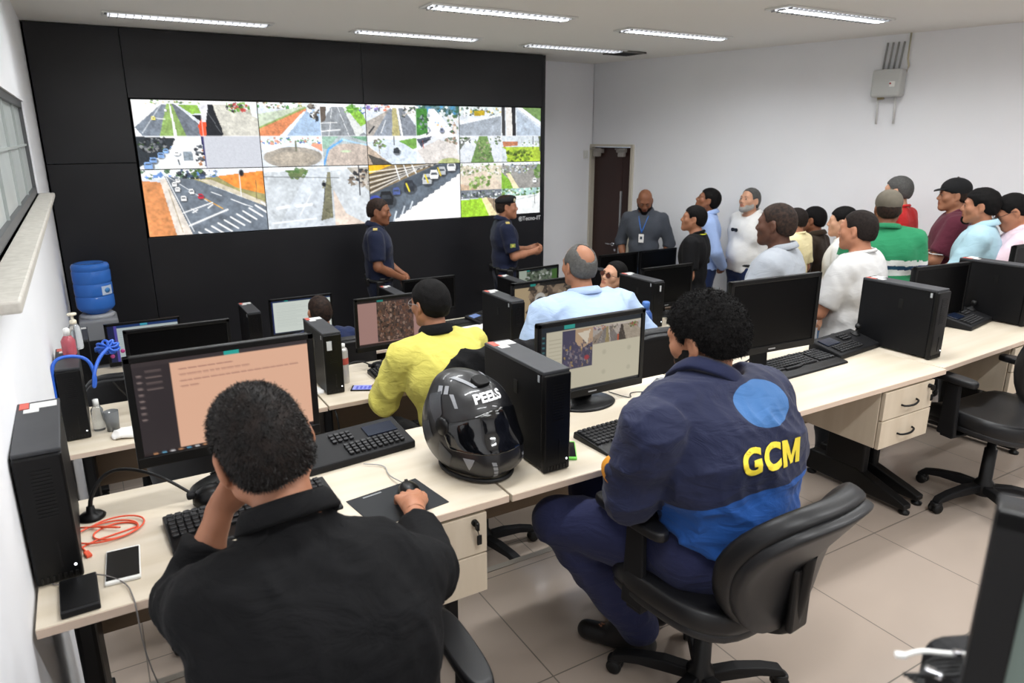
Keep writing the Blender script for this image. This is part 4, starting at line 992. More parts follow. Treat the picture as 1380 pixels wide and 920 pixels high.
m.tube([(.013*math.cos(a), 0, .013*math.sin(a)) for a in np.linspace(.6, 5.4, 16)], .003, seg=6); m.box((0, 0, 0), (.012, .003, .012)); m.build('round_mark', LWH, lg, M=T(-.115, 0, 0))
# ---------------- desks ----------------
def tri(a): return Matrix.Rotation(a, 3, 'X')
def make_desk(label, x0, x1, y0, y1, zt, fz, drawers=None, rz=0, legs=(0, 1), modest=True, group=None):
    """x0..x1 wide, front edge y0, top at zt, floor at fz; drawers 'L'/'R' hangs a pedestal under that end"""
    w = x1-x0; d = y1-y0
    t = thing('desk', label, 'desk', (x0, y0, fz), rz, group); H = zt-fz
    m = MB(); m.box((w/2, d/2, H-.0125), (w-.004, d, .025), bev=.002); m.build('tabletop', WOOD, t)
    m = MB(); m.box((w/2, -.0006, H-.0125), (w-.006, .0016, .021)); m.build('edge_band', EDGE, t)
    if modest:
        m = MB(); m.box((w/2, d-.08, H-.025-.19), (w-.10, .018, .38), bev=.002); m.build('modesty_panel', MODEST, t)
    for s in legs:
        x = .07 if s == 0 else w-.07
        m = MB(); m.box((x, d*.62, H/2), (.05, .22, H-.06), bev=.012); m.box((x, d*.62, H-.045), (.06, .48, .03), bev=.006)
        m.prism([(x-.028, .03, .05), (x-.028, .10, .075), (x-.028, d*.5, .14), (x-.028, d*.95, .14), (x-.028, d*.98, .03), (x-.028, .03, .025)], (.056, 0, 0), bev=.006)
        l = m.build('leg', BLKMET, t)
        for yy in (.045, d*.93):
            m = MB(); m.lathe([(0, .0), (.024, 0), (.026, .012), (.012, .02), (.012, .045), (0, .045)], c=(x, yy, 0), seg=16); m.build('levelling_foot', BLKMET, l)
    if drawers:
        pw, ph, pd = .37, .27, .44; px = pw/2+.04 if drawers == 'L' else w-pw/2-.075
        m = MB(); m.box((px, .025+pd/2, H-.03-ph/2), (pw, pd, ph), bev=.002); m.build('drawer_case', WOODF, t)
        for k in range(2):
            zc = H-.034-ph*(.25+.5*k)
            m = MB(); m.box((px, .012, zc), (pw-.004, .018, ph/2-.005), bev=.002); dr = m.build('drawer', WOODF, t)
            m = MB(); m.tube([(px-.055, .004, zc-.012), (px-.05, -.014, zc-.014), (px, -.026, zc-.012), (px+.05, -.014, zc-.006), (px+.055, .004, zc-.004)], .0048, smooth_path=2); m.build('drawer_handle', BLKMET, dr)
        m = MB(); m.cyl((px+pw*.38, .003, H-.058), (px+pw*.38, -.008, H-.058), .010); m.box((px+pw*.38, -.016, H-.062), (.010, .018, .026), bev=.003); m.tube([(px+pw*.38, -.014, H-.07), (px+pw*.40, -.014, H-.095)], .0015); m.box((px+pw*.405, -.012, H-.112), (.016, .006, .032), bev=.003)
        m.build('lock_and_key', BLKMET, t)
    return t
Z1, Z2, Z3 = .74, .44, .14
GD = 'maple desks in three stepped rows'
make_desk('nearest-row desk at the left wall, with two drawers under its right end', -.224, .970, 1.652, 2.265, Z1, 0, 'R', group=GD)
make_desk('maple-topped desk in the nearest row where the man in the GCM jacket sits', .974, 2.13, 1.648, 2.265, Z1, 0, None, legs=(1,), group=GD)
make_desk('nearest-row desk with an unlit monitor and a two-drawer unit seen in full', 2.134, 3.293, 1.655, 2.265, Z1, 0, 'R', legs=(0, 1), group=GD)
make_desk('maple-topped desk at the right end of the nearest row behind the empty swivel chair', 3.30, 4.50, 1.675, 2.285, Z1, 0, 'R', rz=R_(3.0), group=GD)
make_desk('nearest-row desk at the far right under the last dark monitor', 4.52, 5.60, 1.70, 2.30, Z1, 0, None, rz=0, group=GD)
make_desk('second-row desk at the left wall with a crumpled white paper on it', -.224, .925, 3.405, 4.02, Z2, -.3, None, group=GD)
make_desk('second-row desk in front of the man in the yellow jacket', .93, 2.09, 3.41, 4.02, Z2, -.3, None, group=GD)
make_desk('second-row desk in front of the balding man in the pale blue shirt', 2.094, 3.27, 3.41, 4.02, Z2, -.3, 'R', group=GD)
make_desk('second-row desk at the right, behind the curly-haired man', 3.275, 4.45, 3.44, 4.05, Z2, -.3, None, group=GD)
make_desk('front-row desk by the water dispenser', -.224, .92, 5.16, 5.77, Z3, -.6, None, group=GD)
make_desk('front-row desk where the boy with cropped hair works', .925, 2.08, 5.16, 5.77, Z3, -.6, None, group=GD)
make_desk('front-row desk before the officer in the beret', 2.085, 3.26, 5.16, 5.77, Z3, -.6, None, group=GD)
make_desk('front-row desk at the right with two unlit monitors', 3.265, 4.42, 5.16, 5.77, Z3, -.6, None, group=GD)

# ---------------- monitors ----------------
GLARE = mat('unlit_screen', '060607', .3, spec=.14)
BRAND = mat('brand_grey', '9a9a9c', .4)
TEAL = '2aa79c'
def mon_img(kind):
    m = Img(128, 72)
    if kind == 'off': return None
    if kind == 'salmon_doc':
        m.mix(m.V < 2, 'e9b79a'); m.mix((m.U < .20)*1.0, '30292c'); m.mix(m.V < .055, '3a3234'); m.mix((m.V > .955)*1.0, '2a2022')
        for k in range(8): m.line((.03, .15+k*.065), (.045, .15+k*.065), .02, '8a7a76'); 
        for k in range(4): m.line((.075, .11+k*.062), (.15, .11+k*.062), .014, '7a6a66')
        for r, (a, b) in enumerate(((.25, .55), (.25, .62), (.25, .92), (.25, .3))):
            q = np.random.RandomState(r); x = a
            while x < b: l = .015+q.rand()*.04; m.line((x, .13+r*.062), (x+l, .13+r*.062), .01, 'a8776a'); x += l+.012
        m.mix(((m.U > .50)&(m.U < .585)&(m.V < .05))*1.0, TEAL)
        for k in range(9): m.line((.06+k*.045, .978), (.075+k*.045, .978), .02, ('c08a60', '60a0c0', 'd0d0d0')[k % 3])
    elif kind == 'cam_grid':
        m.mix(m.V < 2, 'd8d0b8'); m.mix((m.U < .055)*1.0, '20262c'); m.mix(m.V < .085, '1c2630'); m.mix((m.V > .955)*1.0, '2a2c30')
        for k in range(11): m.line((.08, .2+k*.055), (.19, .2+k*.055), .008, 'b8b09c')
        for k in range(8): m.line((.02, .15+k*.07), (.035, .15+k*.07), .02, '4a8a90')
        a = P_(60, 45); a.mix(a.V < 2, '4a4660'); a.poly([(.4, 0), (1, 0), (1, .35), (.6, .5), (.4, .3)], 'c8a888'); a.poly([(.5, .1), (.9, .05), (.8, .4)], 'e8dcc8'); a.blot((0, .3, 1, .95), 70, ['8a7a80', '9a9298', '5a5470', 'b89858', '7c6a70', '3c3c50'], (.02, .05), 40); a.ell((.8, .75), .09, .07, 'a83a44')
        m.paste(a, .205, .10, .5, .66); m.paste(pic('boulevard2'), .5, .10, .75, .36); m.paste(pic('street_red'), .75, .10, 1, .36)
        m.mix(((m.U > .5)&(m.V > .1)&(m.V < .36))*.35, '8a6848')
        for x in (.62, .88):
            for y in (.5, .8): m.ell((x, y), .02, .035, 'c8c0aa')
        m.mix(((m.U > .215)&(m.U < .32)&(m.V < .075))*1.0, TEAL)
        for k in range(7): m.line((.03+k*.04, .978), (.045+k*.04, .978), .02, ('c0a080', '60a0c0', 'd0d0d0')[k % 3])
    elif kind == 'pink_map':
        m.mix(m.V < 2, 'd9a9a0'); m.mix(m.V < .06, '2a2026'); m.mix((m.V > .95)*1.0, '3a2a2a'); a = P_(50, 60); a.mix(a.V < 2, '6a4e46'); a.blot((0, 0, 1, 1), 220, ['a07060', '3a2a2a', 'b08a74', '5a4a48', 'c8a898', '8a5a40', '2c2224'], (.015, .055), 41); m.paste(a, .24, .06, .72, .93); m.mix(((m.U > .25)&(m.U < .33)&(m.V < .05))*1.0, TEAL); m.line((.9, .12), (.94, .2), .015, 'f0e8e0')
    elif kind == 'tan_cam':
        m.mix(m.V < 2, '9a8570'); m.mix((m.U < .26)*1.0, 'd8bf96'); m.mix(m.V < .09, '20201f'); m.blot((.26, .1, 1, 1), 50, ['6a5a4c', 'b09880', '3a322c', 'c8b498', '84705c'], (.05, .12), 42); m.ell((.42, .4), .09, .16, 'e4e0d8'); m.ell((.42, .42), .06, .08, '5a5450'); m.mix(((m.U > .26)&(m.U < .34)&(m.V < .07))*1.0, TEAL)
    elif kind == 'white_list':
        m.mix(m.V < 2, 'e4ece4'); m.mix(m.V < .05, '2a3c60'); m.mix((m.V > .955)*1.0, '20283a'); m.mix((m.U < .03)*1.0, '1c2a60'); m.mix(((m.U > .22)&(m.U < .28)&(m.V < .04))*1.0, TEAL)
        for k in range(14): m.line((.08, .14+k*.05), (.4+.1*((k*7) % 3), .14+k*.05), .006, 'c4cec8')
    elif kind == 'blue_list':
        m.mix(m.V < 2, 'cfdcdc'); m.mix(m.V < .09, '20407a'); m.mix((m.U < .09)*1.0, '1c2450'); m.mix(((m.U > .09)&(m.U < .13))*1.0, '5a50b0'); m.mix(((m.U > .46)&(m.U < .56)&(m.V < .07))*1.0, '48b8d0')
        for k in range(12): m.line((.16, .16+k*.06), (.5, .16+k*.06), .008, 'b0bcc4')
    elif kind == 'traffic_cam':
        m.mix(m.V < 2, '70806a'); m.mix(m.V < .07, '202a30'); m.mix(((m.U < .2))*1.0, 'c8d4c4'); m.blot((.2, .08, .9, 1), 70, ['20241f', 'e8ece8', '3a4838', '98a090', '6a7264'], (.03, .07), 43); m.mix(((m.U > .86)&(m.V > .07))*1.0, '4f7a3a'); m.mix(((m.U > .2)&(m.U < .28)&(m.V < .06))*1.0, TEAL)
    elif kind == 'room_view':
        m.mix(m.V < 2, '8f9c98')
    return m
def make_monitor(label, xc, y, zt, fz, kind='off', rz=0, w=.51, hgt=.318, stand='round', tilt=0, group=None, gain=1.0):
    """xc,y centre of the screen face, zt its top, fz the desk height"""
    t = thing('computer_monitor', label, 'monitor', (xc, y, fz), rz, group)
    zc = zt-hgt/2-fz; b = .019
    F = T(0, 0, zc) @ RX(tilt)
    hl = thing('x', None, None)
    bpy.data.objects.remove(hl)
    m = MB()
    m.box((0, .0, hgt/2-b/2), (w, .022, b), M=F, bev=.003); m.box((0, .0, -hgt/2+.016), (w, .024, .032), M=F, bev=.003)
    for s in (-1, 1): m.box((s*(w/2-b/2), 0, 0), (b, .022, hgt), M=F, bev=.003)
    m.build('bezel', PLAST, t)
    m = MB(); m.box((0, .016, 0), (w-.012, .02, hgt-.012), M=F, bev=.006); m.pad(w*.72, hgt*.66, .03, n=5, M=F @ T(0, .034, -.005) @ RX(PI/2)); m.build('back_shell', PLASTM, t)
    im = mon_img(kind); sw, sh = w-2*b+.002, hgt-b-.031; SM = F @ T(0, -.0045, .0065)
    if im is None:
        m = MB(); m.box((0, 0, 0), (sw, .003, sh), M=SM); m.build('screen', GLARE, t)
    else:
        m = MB(); m.box((0, .003, 0), (sw, .003, sh), M=SM); m.build('screen_panel', GLARE, t)
        screen_obj('screen', im, sw, sh, SCRM, t, SM, gain)
    m = MB(); m.prism([(-.045, .045, .012), (.045, .045, .012), (.035, .055, zc+.03), (-.035, .055, zc+.03)], (0, .028, 0), bev=.006); m.build('stand_neck', PLASTM, t)
    m = MB()
    if stand == 'round': m.lathe([(0, 0), (.118, 0), (.12, .004), (.11, .010), (.06, .018), (0, .020)], c=(0, .04, 0), seg=40, sx=1.12, sy=.88)
    else: m.box((0, .05, .006), (.24, .17, .012), bev=.005)
    m.build('stand_base', PLAST, t)
    m = MB(); m.box((0, -.0125, -hgt/2+.016), (.040, .0012, .005), M=F); m.build('brand_mark', BRAND, t)
    m = MB(); m.tube([(.02, .06, zc-.03), (.035, .075, zc-.12), (.02, .10, .05), (-.06, .14, .005)], .004, smooth_path=2); m.build('cable', RUBBER, t)
    return t
make_monitor('large lit monitor with a salmon-coloured text page, nearest the left wall', .283, 2.10, 1.197, Z1, 'salmon_doc', R_(.0), w=.512, hgt=.325, gain=1.45)
make_monitor('lit monitor showing a grid of street cameras beside the tall black computer', 1.614, 2.12, 1.107, Z1, 'cam_grid', w=.512, hgt=.318, gain=1.1)
make_monitor('unlit monitor on the nearest row, to the right of the curly-haired man', 2.52, 2.02, 1.185, Z1, 'off', R_(-4), w=.53, hgt=.335, stand='flat')
make_monitor('unlit monitor standing right behind the broad-sided black computer on the nearest row', 4.03, 2.14, 1.085, Z1, 'off', R_(-6), w=.46, hgt=.33)
make_monitor('unlit black monitor behind the salmon-lit screen on the second row at the left', .33, 3.98, .823, Z2, 'off')
make_monitor('lit monitor with a pinkish aerial picture before the man in yellow', 1.49, 3.85, .876, Z2, 'pink_map', gain=.75)
make_monitor('lit monitor with a tan camera picture, half hidden by the balding man', 2.53, 3.85, .860, Z2, 'tan_cam', gain=.8)
make_monitor('unlit second-row monitor right of the blue bottle and its computer', 3.72, 3.98, .825, Z2, 'off')
make_monitor('lit blue-edged monitor behind the unlit one at the left', .245, 5.72, .47, Z3, 'blue_list', w=.50)
make_monitor('lit monitor with a pale green-white page in the front row', 1.40, 5.72, .518, Z3, 'white_list', gain=1.2)
make_monitor('unlit monitor in the front row just behind the head of the man in yellow', 2.53, 5.72, .56, Z3, 'off')
make_monitor('small lit monitor with a traffic picture, far side, left of the balding man', 3.69, 5.74, .545, Z3, 'traffic_cam', R_(6), gain=.8)
make_monitor('left one of the two unlit monitors in the far row nearest the door', 4.66, 5.72, .60, Z3, 'off', group=None)
make_monitor('right one of the two unlit monitors in the far row nearest the door', 5.16, 5.68, .61, Z3, 'off')
make_monitor('dark monitor at the far right edge, above the other computers', 5.04, 2.13, 1.132, Z1, 'off', R_(-3), w=.51)
make_desk('front-row desk at the right end carrying two unlit monitors', 4.43, 5.5, 5.16, 5.77, Z3, -.6, None, group=GD)
# ---------------- computers ----------------
STK = mat('sticker_white', 'd8d8d6', .5); STKR = mat('sticker_red', 'c4584a', .5); SILV = mat('silver_label', 'b4b8bc', .3, metal=.3)
def make_tower():
    t = thing('computer_tower', '', 'computer'); w, h, d = .098, .338, .378   # front at y=0, x 0..w
    m = MB(); m.box((w/2, d/2+.012, h/2+.004), (w-.004, d-.012, h-.012), bev=.003); m.build('case', STEELB, t)
    m = MB(); m.box((w/2, d/2+.004, h-.006), (w, d, .012), bev=.003); m.build('lid', CASETOP, t)
    m = MB(); m.box((w/2, .006, h/2-.004), (w, .024, h-.012), bev=.006, seg=3); m.build('front_panel', PLAST, t)
    m = MB()
    for k in range(14): m.box((w*.52, -.0065, h*.52+k*.009), (w*.42, .0025, .003))
    for k in range(7): m.box((.014+k*.0118, -.0065, .016), (.006, .004, .016), bev=.001)
    m.box((w*.58, -.0065, h*.22), (.004, .0015, .07)); m.build('front_grilles', BLKMET, t)
    m = MB(); m.lathe([(0, .002), (.0028, .0015), (.0032, 0)], c=(w*.86, -.0065, h*.115), R=tri(PI/2), seg=12); m.build('power_light', LED, t)
    m = MB(); m.box((-.0005+.002, d*.45, h*.72), (.003, .022, .045), bev=.001); m.build('side_recess', BLKMET, t)
    m = MB(); m.mi = 0; m.box((w*.62, d*.90, h+.0008), (w*.62, .045, .0015)); m.box((w*.35, d*.80, h+.0008), (w*.35, .028, .0015)); m.mi = 1; m.box((w*.18, d*.92, h+.0009), (w*.22, .05, .0014)); m.build('top_sticker', [STK, STKR], t)
    m = MB(); m.box((-.0006, .03, h-.028), (.0015, .010, .022)); m.build('corner_label', SILV, t)
    return t
TW = make_tower()
TWS = [(TW, (1.127, 1.712, Z1), 0, 'tall black desktop computer beside the motorcycle helmet'),
       (None, (-.224, 1.83, Z1), R_(1), 'black desktop computer against the left wall at the end of the nearest desk'),
       (None, (3.345, 1.775, Z1), 0, 'black desktop computer with a broad side shown, on the nearest row behind the drawers'),
       (None, (4.40, 1.86, Z1), R_(2), 'black desktop computer at the right edge of the nearest row behind a control keyboard'),
       (None, (.968, 3.57, Z2), 0, 'black desktop computer on the second row beside the silver spray can'),
       (None, (-.218, 3.575, Z2), 0, 'black computer at the left wall with a blue cable arching over it'),
       (None, (2.19, 3.71, Z2), 0, 'black desktop computer between the man in yellow and the man in pale blue'),
       (None, (3.37, 3.735, Z2), 0, 'black desktop computer right of the man in sunglasses, behind the blue bottle'),
       (None, (.945, 5.52, Z3), 0, 'black desktop computer in the front row left of the pale green-white screen'),
       (None, (2.15, 5.58, Z3), 0, 'black desktop computer in the front row below the officer with clasped hands'),
       (None, (3.31, 5.49, Z3), 0, 'black desktop computer in the front row below the officer in the beret'),
       (None, (4.33, 5.50, Z3), 0, 'black desktop computer in the far row just behind the sunglasses man'),
       (None, (-.20, 5.30, Z3), 0, 'grey-black desktop computer at the left wall near the water dispenser')]
for o, loc, rz, lb in TWS:
    o = o or copy_tree(TW); put(o, loc, rz, lb)
for o in [o for o in COL.objects if o.name.startswith('computer_tower')]: o['group'] = 'small black desktop computers'
for ch in list(TW.children):
    pass
m = MB(); m.box((.03, -.0075, .27), (.026, .002, .05)); m.build('asset_label', mat('asset_label_grey', 'c4c6c8', .4), [o for o in COL.objects if o.get('label', '').startswith('black desktop computer on the second row beside')][0])
m = MB(); m.box((.058, -.0075, .285), (.012, .002, .042)); m.build('asset_label', mat('asset_label_grey', 'c4c6c8', .4), [o for o in COL.objects if o.get('label', '').startswith('black desktop computer right of')][0])
# ---------------- keyboards, control keyboards, mice ----------------
KEYM = mat('key_black', '1b1b1d', .5)
def make_keyboard():
    t = thing('keyboard', '', 'keyboard'); w, d = .45, .165
    m = MB(); m.prism([(-w/2, -d/2-.02, 0), (-w/2, -d/2-.015, .010), (-w/2, -d/2+.03, .016), (-w/2, d/2, .026), (-w/2, d/2+.004, 0)], (w, 0, 0), bev=.004); m.build('body', PLAST, t)
    m = MB(); p = .019
    for r in range(6):
        n = 22 if r else 20
        for k in range(n):
            if r == 5 and 3 <= k <= 8:
                if k == 3: m.box((-w/2+.018+5.5*p*1.02, -d/2+.043, .021), (p*5.6, .0155, .008), bev=.002)
                continue
            if k in (15,) : continue
            m.box((-w/2+.018+k*p*1.02*(22/n if r == 0 else 1), d/2-.014-r*.0198, .0275-r*.0014), (.0162, .0155, .008), bev=.002, seg=1)
    m.build('keycaps', KEYM, t)
    m = MB(); m.tube([(0, d/2, .012), (.01, d/2+.02, .008), (.06, d/2+.04, .004), (.10, d/2+.05, .004)], .002, smooth_path=1); m.build('cable', RUBBER, t)
    return t
KB = make_keyboard()
for i, (o, loc, rz, lb) in enumerate([(KB, (1.60, 1.82, Z1), R_(3), 'black keyboard in front of the man in the GCM jacket, beside the green phone'),
        (None, (.29, 1.915, Z1), R_(2), 'black keyboard under the forearms of the man in the black shirt'),
        (None, (2.76, 2.035, Z1), R_(2), 'black keyboard at the foot of the unlit monitor on the nearest row'),
        (None, (1.50, 3.72, Z2), 0, 'black keyboard before the man in the yellow jacket'),
        (None, (3.78, 3.70, Z2), 0, 'black keyboard on the second row under the unlit monitor right of the blue bottle'),
        (None, (2.78, 5.56, Z3), R_(4), 'black keyboard in the front row just above the yellow shoulder'),
        (None, (1.45, 5.40, Z3), 0, 'black keyboard before the cropped-haired man in the front row')]):
    o = o or copy_tree(KB); put(o, loc, rz, lb, 'black keyboards')
LCD = mat('small_lcd', '5a6f9c', .2, emit='5f78b0', estr=.25); LCDD = mat('dim_lcd', '121a2a', .2, emit='2c4068', estr=.04)
def make_ctl(lcd, name='control_keyboard', q=1):
    t = thing(name, '', 'control keyboard'); w, d = .38, .17
    m = MB(); m.prism([(-w/2, -d/2, 0), (-w/2, -d/2, .026), (-w/2, d/2, .062), (-w/2, d/2, 0)], (w, 0, 0), bev=.006); m.build('body', PLASTM, t)
    sl = math.atan2(.036, d); F = T(0, 0, .044) @ RX(sl)
    m = MB(); m.box((-.11*q, .028, .003), (.11, .06, .004), M=F, bev=.001); m.build('display', lcd, t)
    m = MB()
    for r in range(4):
        for k in range(10): m.box((q*(-.15+k*.0205), -.018-r*.0155, .005), (.015, .012, .007), M=F, bev=.0015, seg=1) if r < 4 else None
    for r in range(3):
        for k in range(4): m.box((q*(.0+k*.02), .05-r*.018, .005), (.015, .012, .007), M=F, bev=.0015, seg=1)
    m.build('buttons', KEYM, t)
    m = MB(); m.lathe([(.026, 0), (.024, .005), (.014, .012), (.009, .016), (.006, .02), (.006, .032), (.013, .036), (.015, .046), (.012, .056), (0, .059)], seg=20, M=F @ T(q*.14, .03, 0)); m.build('joystick', RUBBER, t)
    return t
C1 = make_ctl(LCDD)
for i, (o, loc, rz, lb) in enumerate([(C1, (3.17, 2.09, Z1), R_(6), 'black control keyboard with joystick between the unlit monitor and the tall computer'),
        (None, (4.24, 2.07, Z1), R_(10), 'black control keyboard with joystick before the computer at the right edge'),
        (make_ctl(LCDD, q=-1), (.665, 2.17, Z1), R_(6), 'black control keyboard with joystick behind the black-shirted man\'s mouse hand'),
        (None, (3.02, 5.60, Z3), R_(25), 'black control keyboard with a lit blue display on the front row'),
        (None, (1.85, 5.50, Z3), R_(20), 'black control keyboard with a lit blue display beside the boy in the navy top'),
        (None, (4.15, 3.86, Z2), R_(15), 'dark control keyboard with white papers on it, standing behind the curly head')]):
    o = o or copy_tree(C1); put(o, loc, rz, lb, 'control keyboards with joysticks')
    if i in (3, 4):
        for c in o.children:
            if c.name.startswith('display'): c.data = c.data.copy(); c.data.materials[0] = LCD
def make_mouse():
    t = thing('computer_mouse', '', 'mouse')
    m = MB(); m.lathe([(.031, 0), (.033, .006), (.031, .016), (.025, .026), (.014, .033), (0, .035)], seg=24, sy=1.65); m.build('shell', PLAST, t)
    m = MB(); m.cyl((-.004, -.03+.062, .028), (.004, -.03+.062, .028), .007); m.build('wheel', RUBBER, t)
    return t
MS = make_mouse()
GREYM = mat('grey_mouse', '8a8b8e', .4)
for i, (o, loc, rz, lb) in enumerate([(MS, (.712, 1.80, Z1+.003), R_(-5), 'black mouse under the hand of the man in the black shirt'),
        (None, (2.03, 2.15, Z1), R_(70), 'small grey mouse between the camera-grid monitor and the curly-haired man'),
        (None, (1.80, 3.60, Z2), 0, 'black mouse at the elbow of the man in yellow'), (None, (3.10, 5.38, Z3), 0, 'black mouse in the front row above the yellow jacket')]):
    o = o or copy_tree(MS); put(o, loc, rz, lb)
    if i == 1:
        for c in o.children: c.data = c.data.copy(); c.data.materials[0] = GREYM
m = MB(); m.tube([(.712, 1.855, .758), (.70, 1.95, .745), (.72, 2.02, .745), (.66, 2.06, .747)], .0018, smooth_path=2); tag(m.build('mouse_cable', mat('pale_cable', '9a9a9a', .5)), 'thin grey mouse cable running from the hand back to the control keyboard', 'cable')
m = MB(); m.tube([(2.0, 2.15, .744), (1.93, 2.10, .743), (1.84, 2.16, .743), (1.80, 2.08, .743), (1.77, 2.20, .743)], .0018, smooth_path=3); tag(m.build('mouse_cable', RUBBER), 'thin dark cable from the small grey mouse curling towards the monitor foot', 'cable')
# gooseneck microphones
def mic(label, base, pod, mid, r=.0045, dome=True):
    t = thing('gooseneck_microphone', label, 'microphone', base)
    b = Vector(base); L = lambda p: tuple(Vector(p)-b)
    m = MB(); m.lathe([(0, 0), (.034, 0), (.036, .004), (.028, .012), (.012, .018), (.010, .034), (0, .036)], seg=28); m.build('base', PLAST, t)
    m = MB(); m.tube([(0, 0, .03)]+[L(p) for p in mid]+[tuple(Vector(L(pod))+Vector((-.04, 0, .03)))], lambda q: r*(1.4-.5*q), smooth_path=3); m.build('gooseneck', RUBBER, t)
    m = MB(); m.lathe([(.040, 0), (.046, .008), (.045, .024), (.036, .042), (.02, .052), (0, .055)], seg=28, sx=1.15, sy=.9, M=T(*L(pod))); 
    for k in (-1, 0, 1): m.tube([(L(pod)[0]-.05, L(pod)[1]+k*.012, L(pod)[2]+.03), (L(pod)[0]-.03, L(pod)[1]+k*.016, L(pod)[2]+.046), (L(pod)[0]+.02, L(pod)[1]+k*.022, L(pod)[2]+.05)], .0022)
    m.build('speaker_pod', PLAST, t)
    m = MB(); m.box((L(pod)[0]-.055, L(pod)[1], L(pod)[2]+.036), (.022, .022, .018), bev=.005); m.build('clamp', PLASTM, t)
    return t
mic('black gooseneck microphone arching to a ribbed pod, below the salmon-lit screen', (-.105, 2.135, Z1), (.20, 2.055, Z1), [(-.10, 2.14, .80), (-.06, 2.16, .855), (.0, 2.14, .865), (.08, 2.10, .835)])
mic('black gooseneck microphone before the pinkish screen on the second row', (1.13, 3.86, Z2), (1.36, 3.83, Z2), [(1.14, 3.87, .47), (1.19, 3.86, .50), (1.26, 3.85, .51)])
# ---------------- swivel chairs ----------------
SHELLM = mat('chair_shell', '1d1d1f', .42, spec=.5, bump=(300, .15, .0008))
def make_chair(label, loc, rz, seat_z=.47, arms=True, back_h=.50, back_w=.46, fabric=None, lean=.16, group='black swivel chairs', base_rz=0, fz=0, arm_h=.205, back_dy=0, back_dz=0, arm_x=.275, arm_y=0, pad_rz=0, pad_l=.27):
    """local frame: sitter faces +y; loc on the floor under the column"""
    t = thing('swivel_chair', label, 'chair', loc, rz, group); F = fabric or VINYL
    for k in range(5):
        a = base_rz+k*2*PI/5; c, s = math.cos(a), math.sin(a); X = RZ(a)
        m = MB(); m.prism([(.03, -.026, .075), (.03, -.026, .115), (.12, -.024, .118), (.22, -.020, .102), (.285, -.018, .082), (.30, -.018, .06), (.27, -.018, .058), (.2, -.02, .072)], (0, .044, 0), M=X, bev=.006)
        l = m.build('base_arm', PLASTM, t)
        m = MB()
        for q in (-1, 1): m.lathe([(0, -.010), (.022, -.010), (.026, -.005), (.026, .005), (.022, .010), (0, .010)], seg=18, M=X @ T(.285, q*.014, .0262) @ RX(PI/2))
        m.cyl((.285, 0, .03), (.285, 0, .07), .008, M=X); m.pad(.05, .045, .02, n=3, M=X @ T(.285, 0, .048)); m.build('caster', RUBBER, l)
    m = MB(); m.lathe([(0, .06), (.045, .06), (.045, .12), (.030, .14), (.028, seat_z-.16), (.020, seat_z-.155), (.020, seat_z-.06), (0, seat_z-.06)], seg=20); m.build('gas_column', BLKMET, t)
    m = MB(); m.box((0, -.02, seat_z-.065), (.18, .24, .035), bev=.01); m.tube([(.07, .02, seat_z-.06), (.20, .03, seat_z-.07), (.25, .03, seat_z-.065)], .006); m.build('tilt_mechanism', BLKMET, t)
    def sb(p): return Vector((p.x, p.y, p.z+.05*(p.x/.25)**2*.5-.045*max(0, (p.y-.12)/.12)**2))
    m = MB(); m.pad(.50, .48, .075, n=3.4, bend=sb, M=T(0, .02, seat_z)); s_ = m.build('seat', F, t)
    m = MB(); m.pad(.49, .47, .03, n=3.4, bend=sb, M=T(0, .02, seat_z-.042)); m.build('seat_shell', SHELLM, s_)
    # back
    def bb(p):   # pad lies in xy; y becomes height
        x, y, z = p; u = y/back_h
        dep = -.06*math.cos(PI*min(1, abs(u*1.1)))*0 - .12*(x/(back_w/2))**2*-.35 - .05*(1-(2*u*.9-.1)**2)*-1*0
        lum = .035*math.sin((u+.5)*PI*1.2)
        return Vector((x, z-.0+.045*(x/(back_w/2))**2+lum-.03, y))
    tp = lambda q: 1-.10*max(0, q)**2-.16*max(0, -q)
    X = T(0, -.235+back_dy, seat_z+.12+back_dz+back_h/2) @ RX(lean*-1*-1)
    m = MB(); m.pad(back_w, back_h, .06, n=3.2, bend=bb, M=X, taper=tp); b_ = m.build('backrest', F, t)
    m = MB(); m.pad(back_w-.02, back_h-.02, .034, n=3.2, bend=lambda p: bb(p)+Vector((0, -.042, 0)), M=X, taper=tp); m.build('back_shell', SHELLM, b_)
    m = MB(); m.tube([(0, -.03, seat_z-.06), (0, -.20, seat_z-.055), (0, -.285, seat_z-.01), (0, -.305, seat_z+.10), (0, -.315, seat_z+.24)], .02, smooth_path=2); m.box((0, -.30, seat_z+.10), (.08, .022, .20), bev=.008); m.build('back_support', BLKMET, t)
    if arms:
        for s in (-1, 1):
            x = s*arm_x; za = seat_z+arm_h
            m = MB(); m.prism([(x-.011*s, arm_y-.045, seat_z-.06), (x-.011*s, arm_y+.045, seat_z-.06), (x-.011*s, arm_y+.035, za-.02), (x-.011*s, arm_y-.03, za-.02)], (.022*s, 0, 0), bev=.006); m.box((s*(arm_x-.085), arm_y*.9, seat_z-.062), (.19, .06, .012), bev=.004)
            a_ = m.build('armrest', PLASTM, t)
            m = MB(); m.pad(.072, pad_l, .030, n=3, M=T(x, .03+arm_y, za) @ RZ(pad_rz), bend=lambda p: Vector((p.x, p.y, p.z-.10*max(0, p.y-.02)**1.5-.12*max(0, -p.y-.06)**1.5))); m.build('arm_pad', F, a_)
    return t
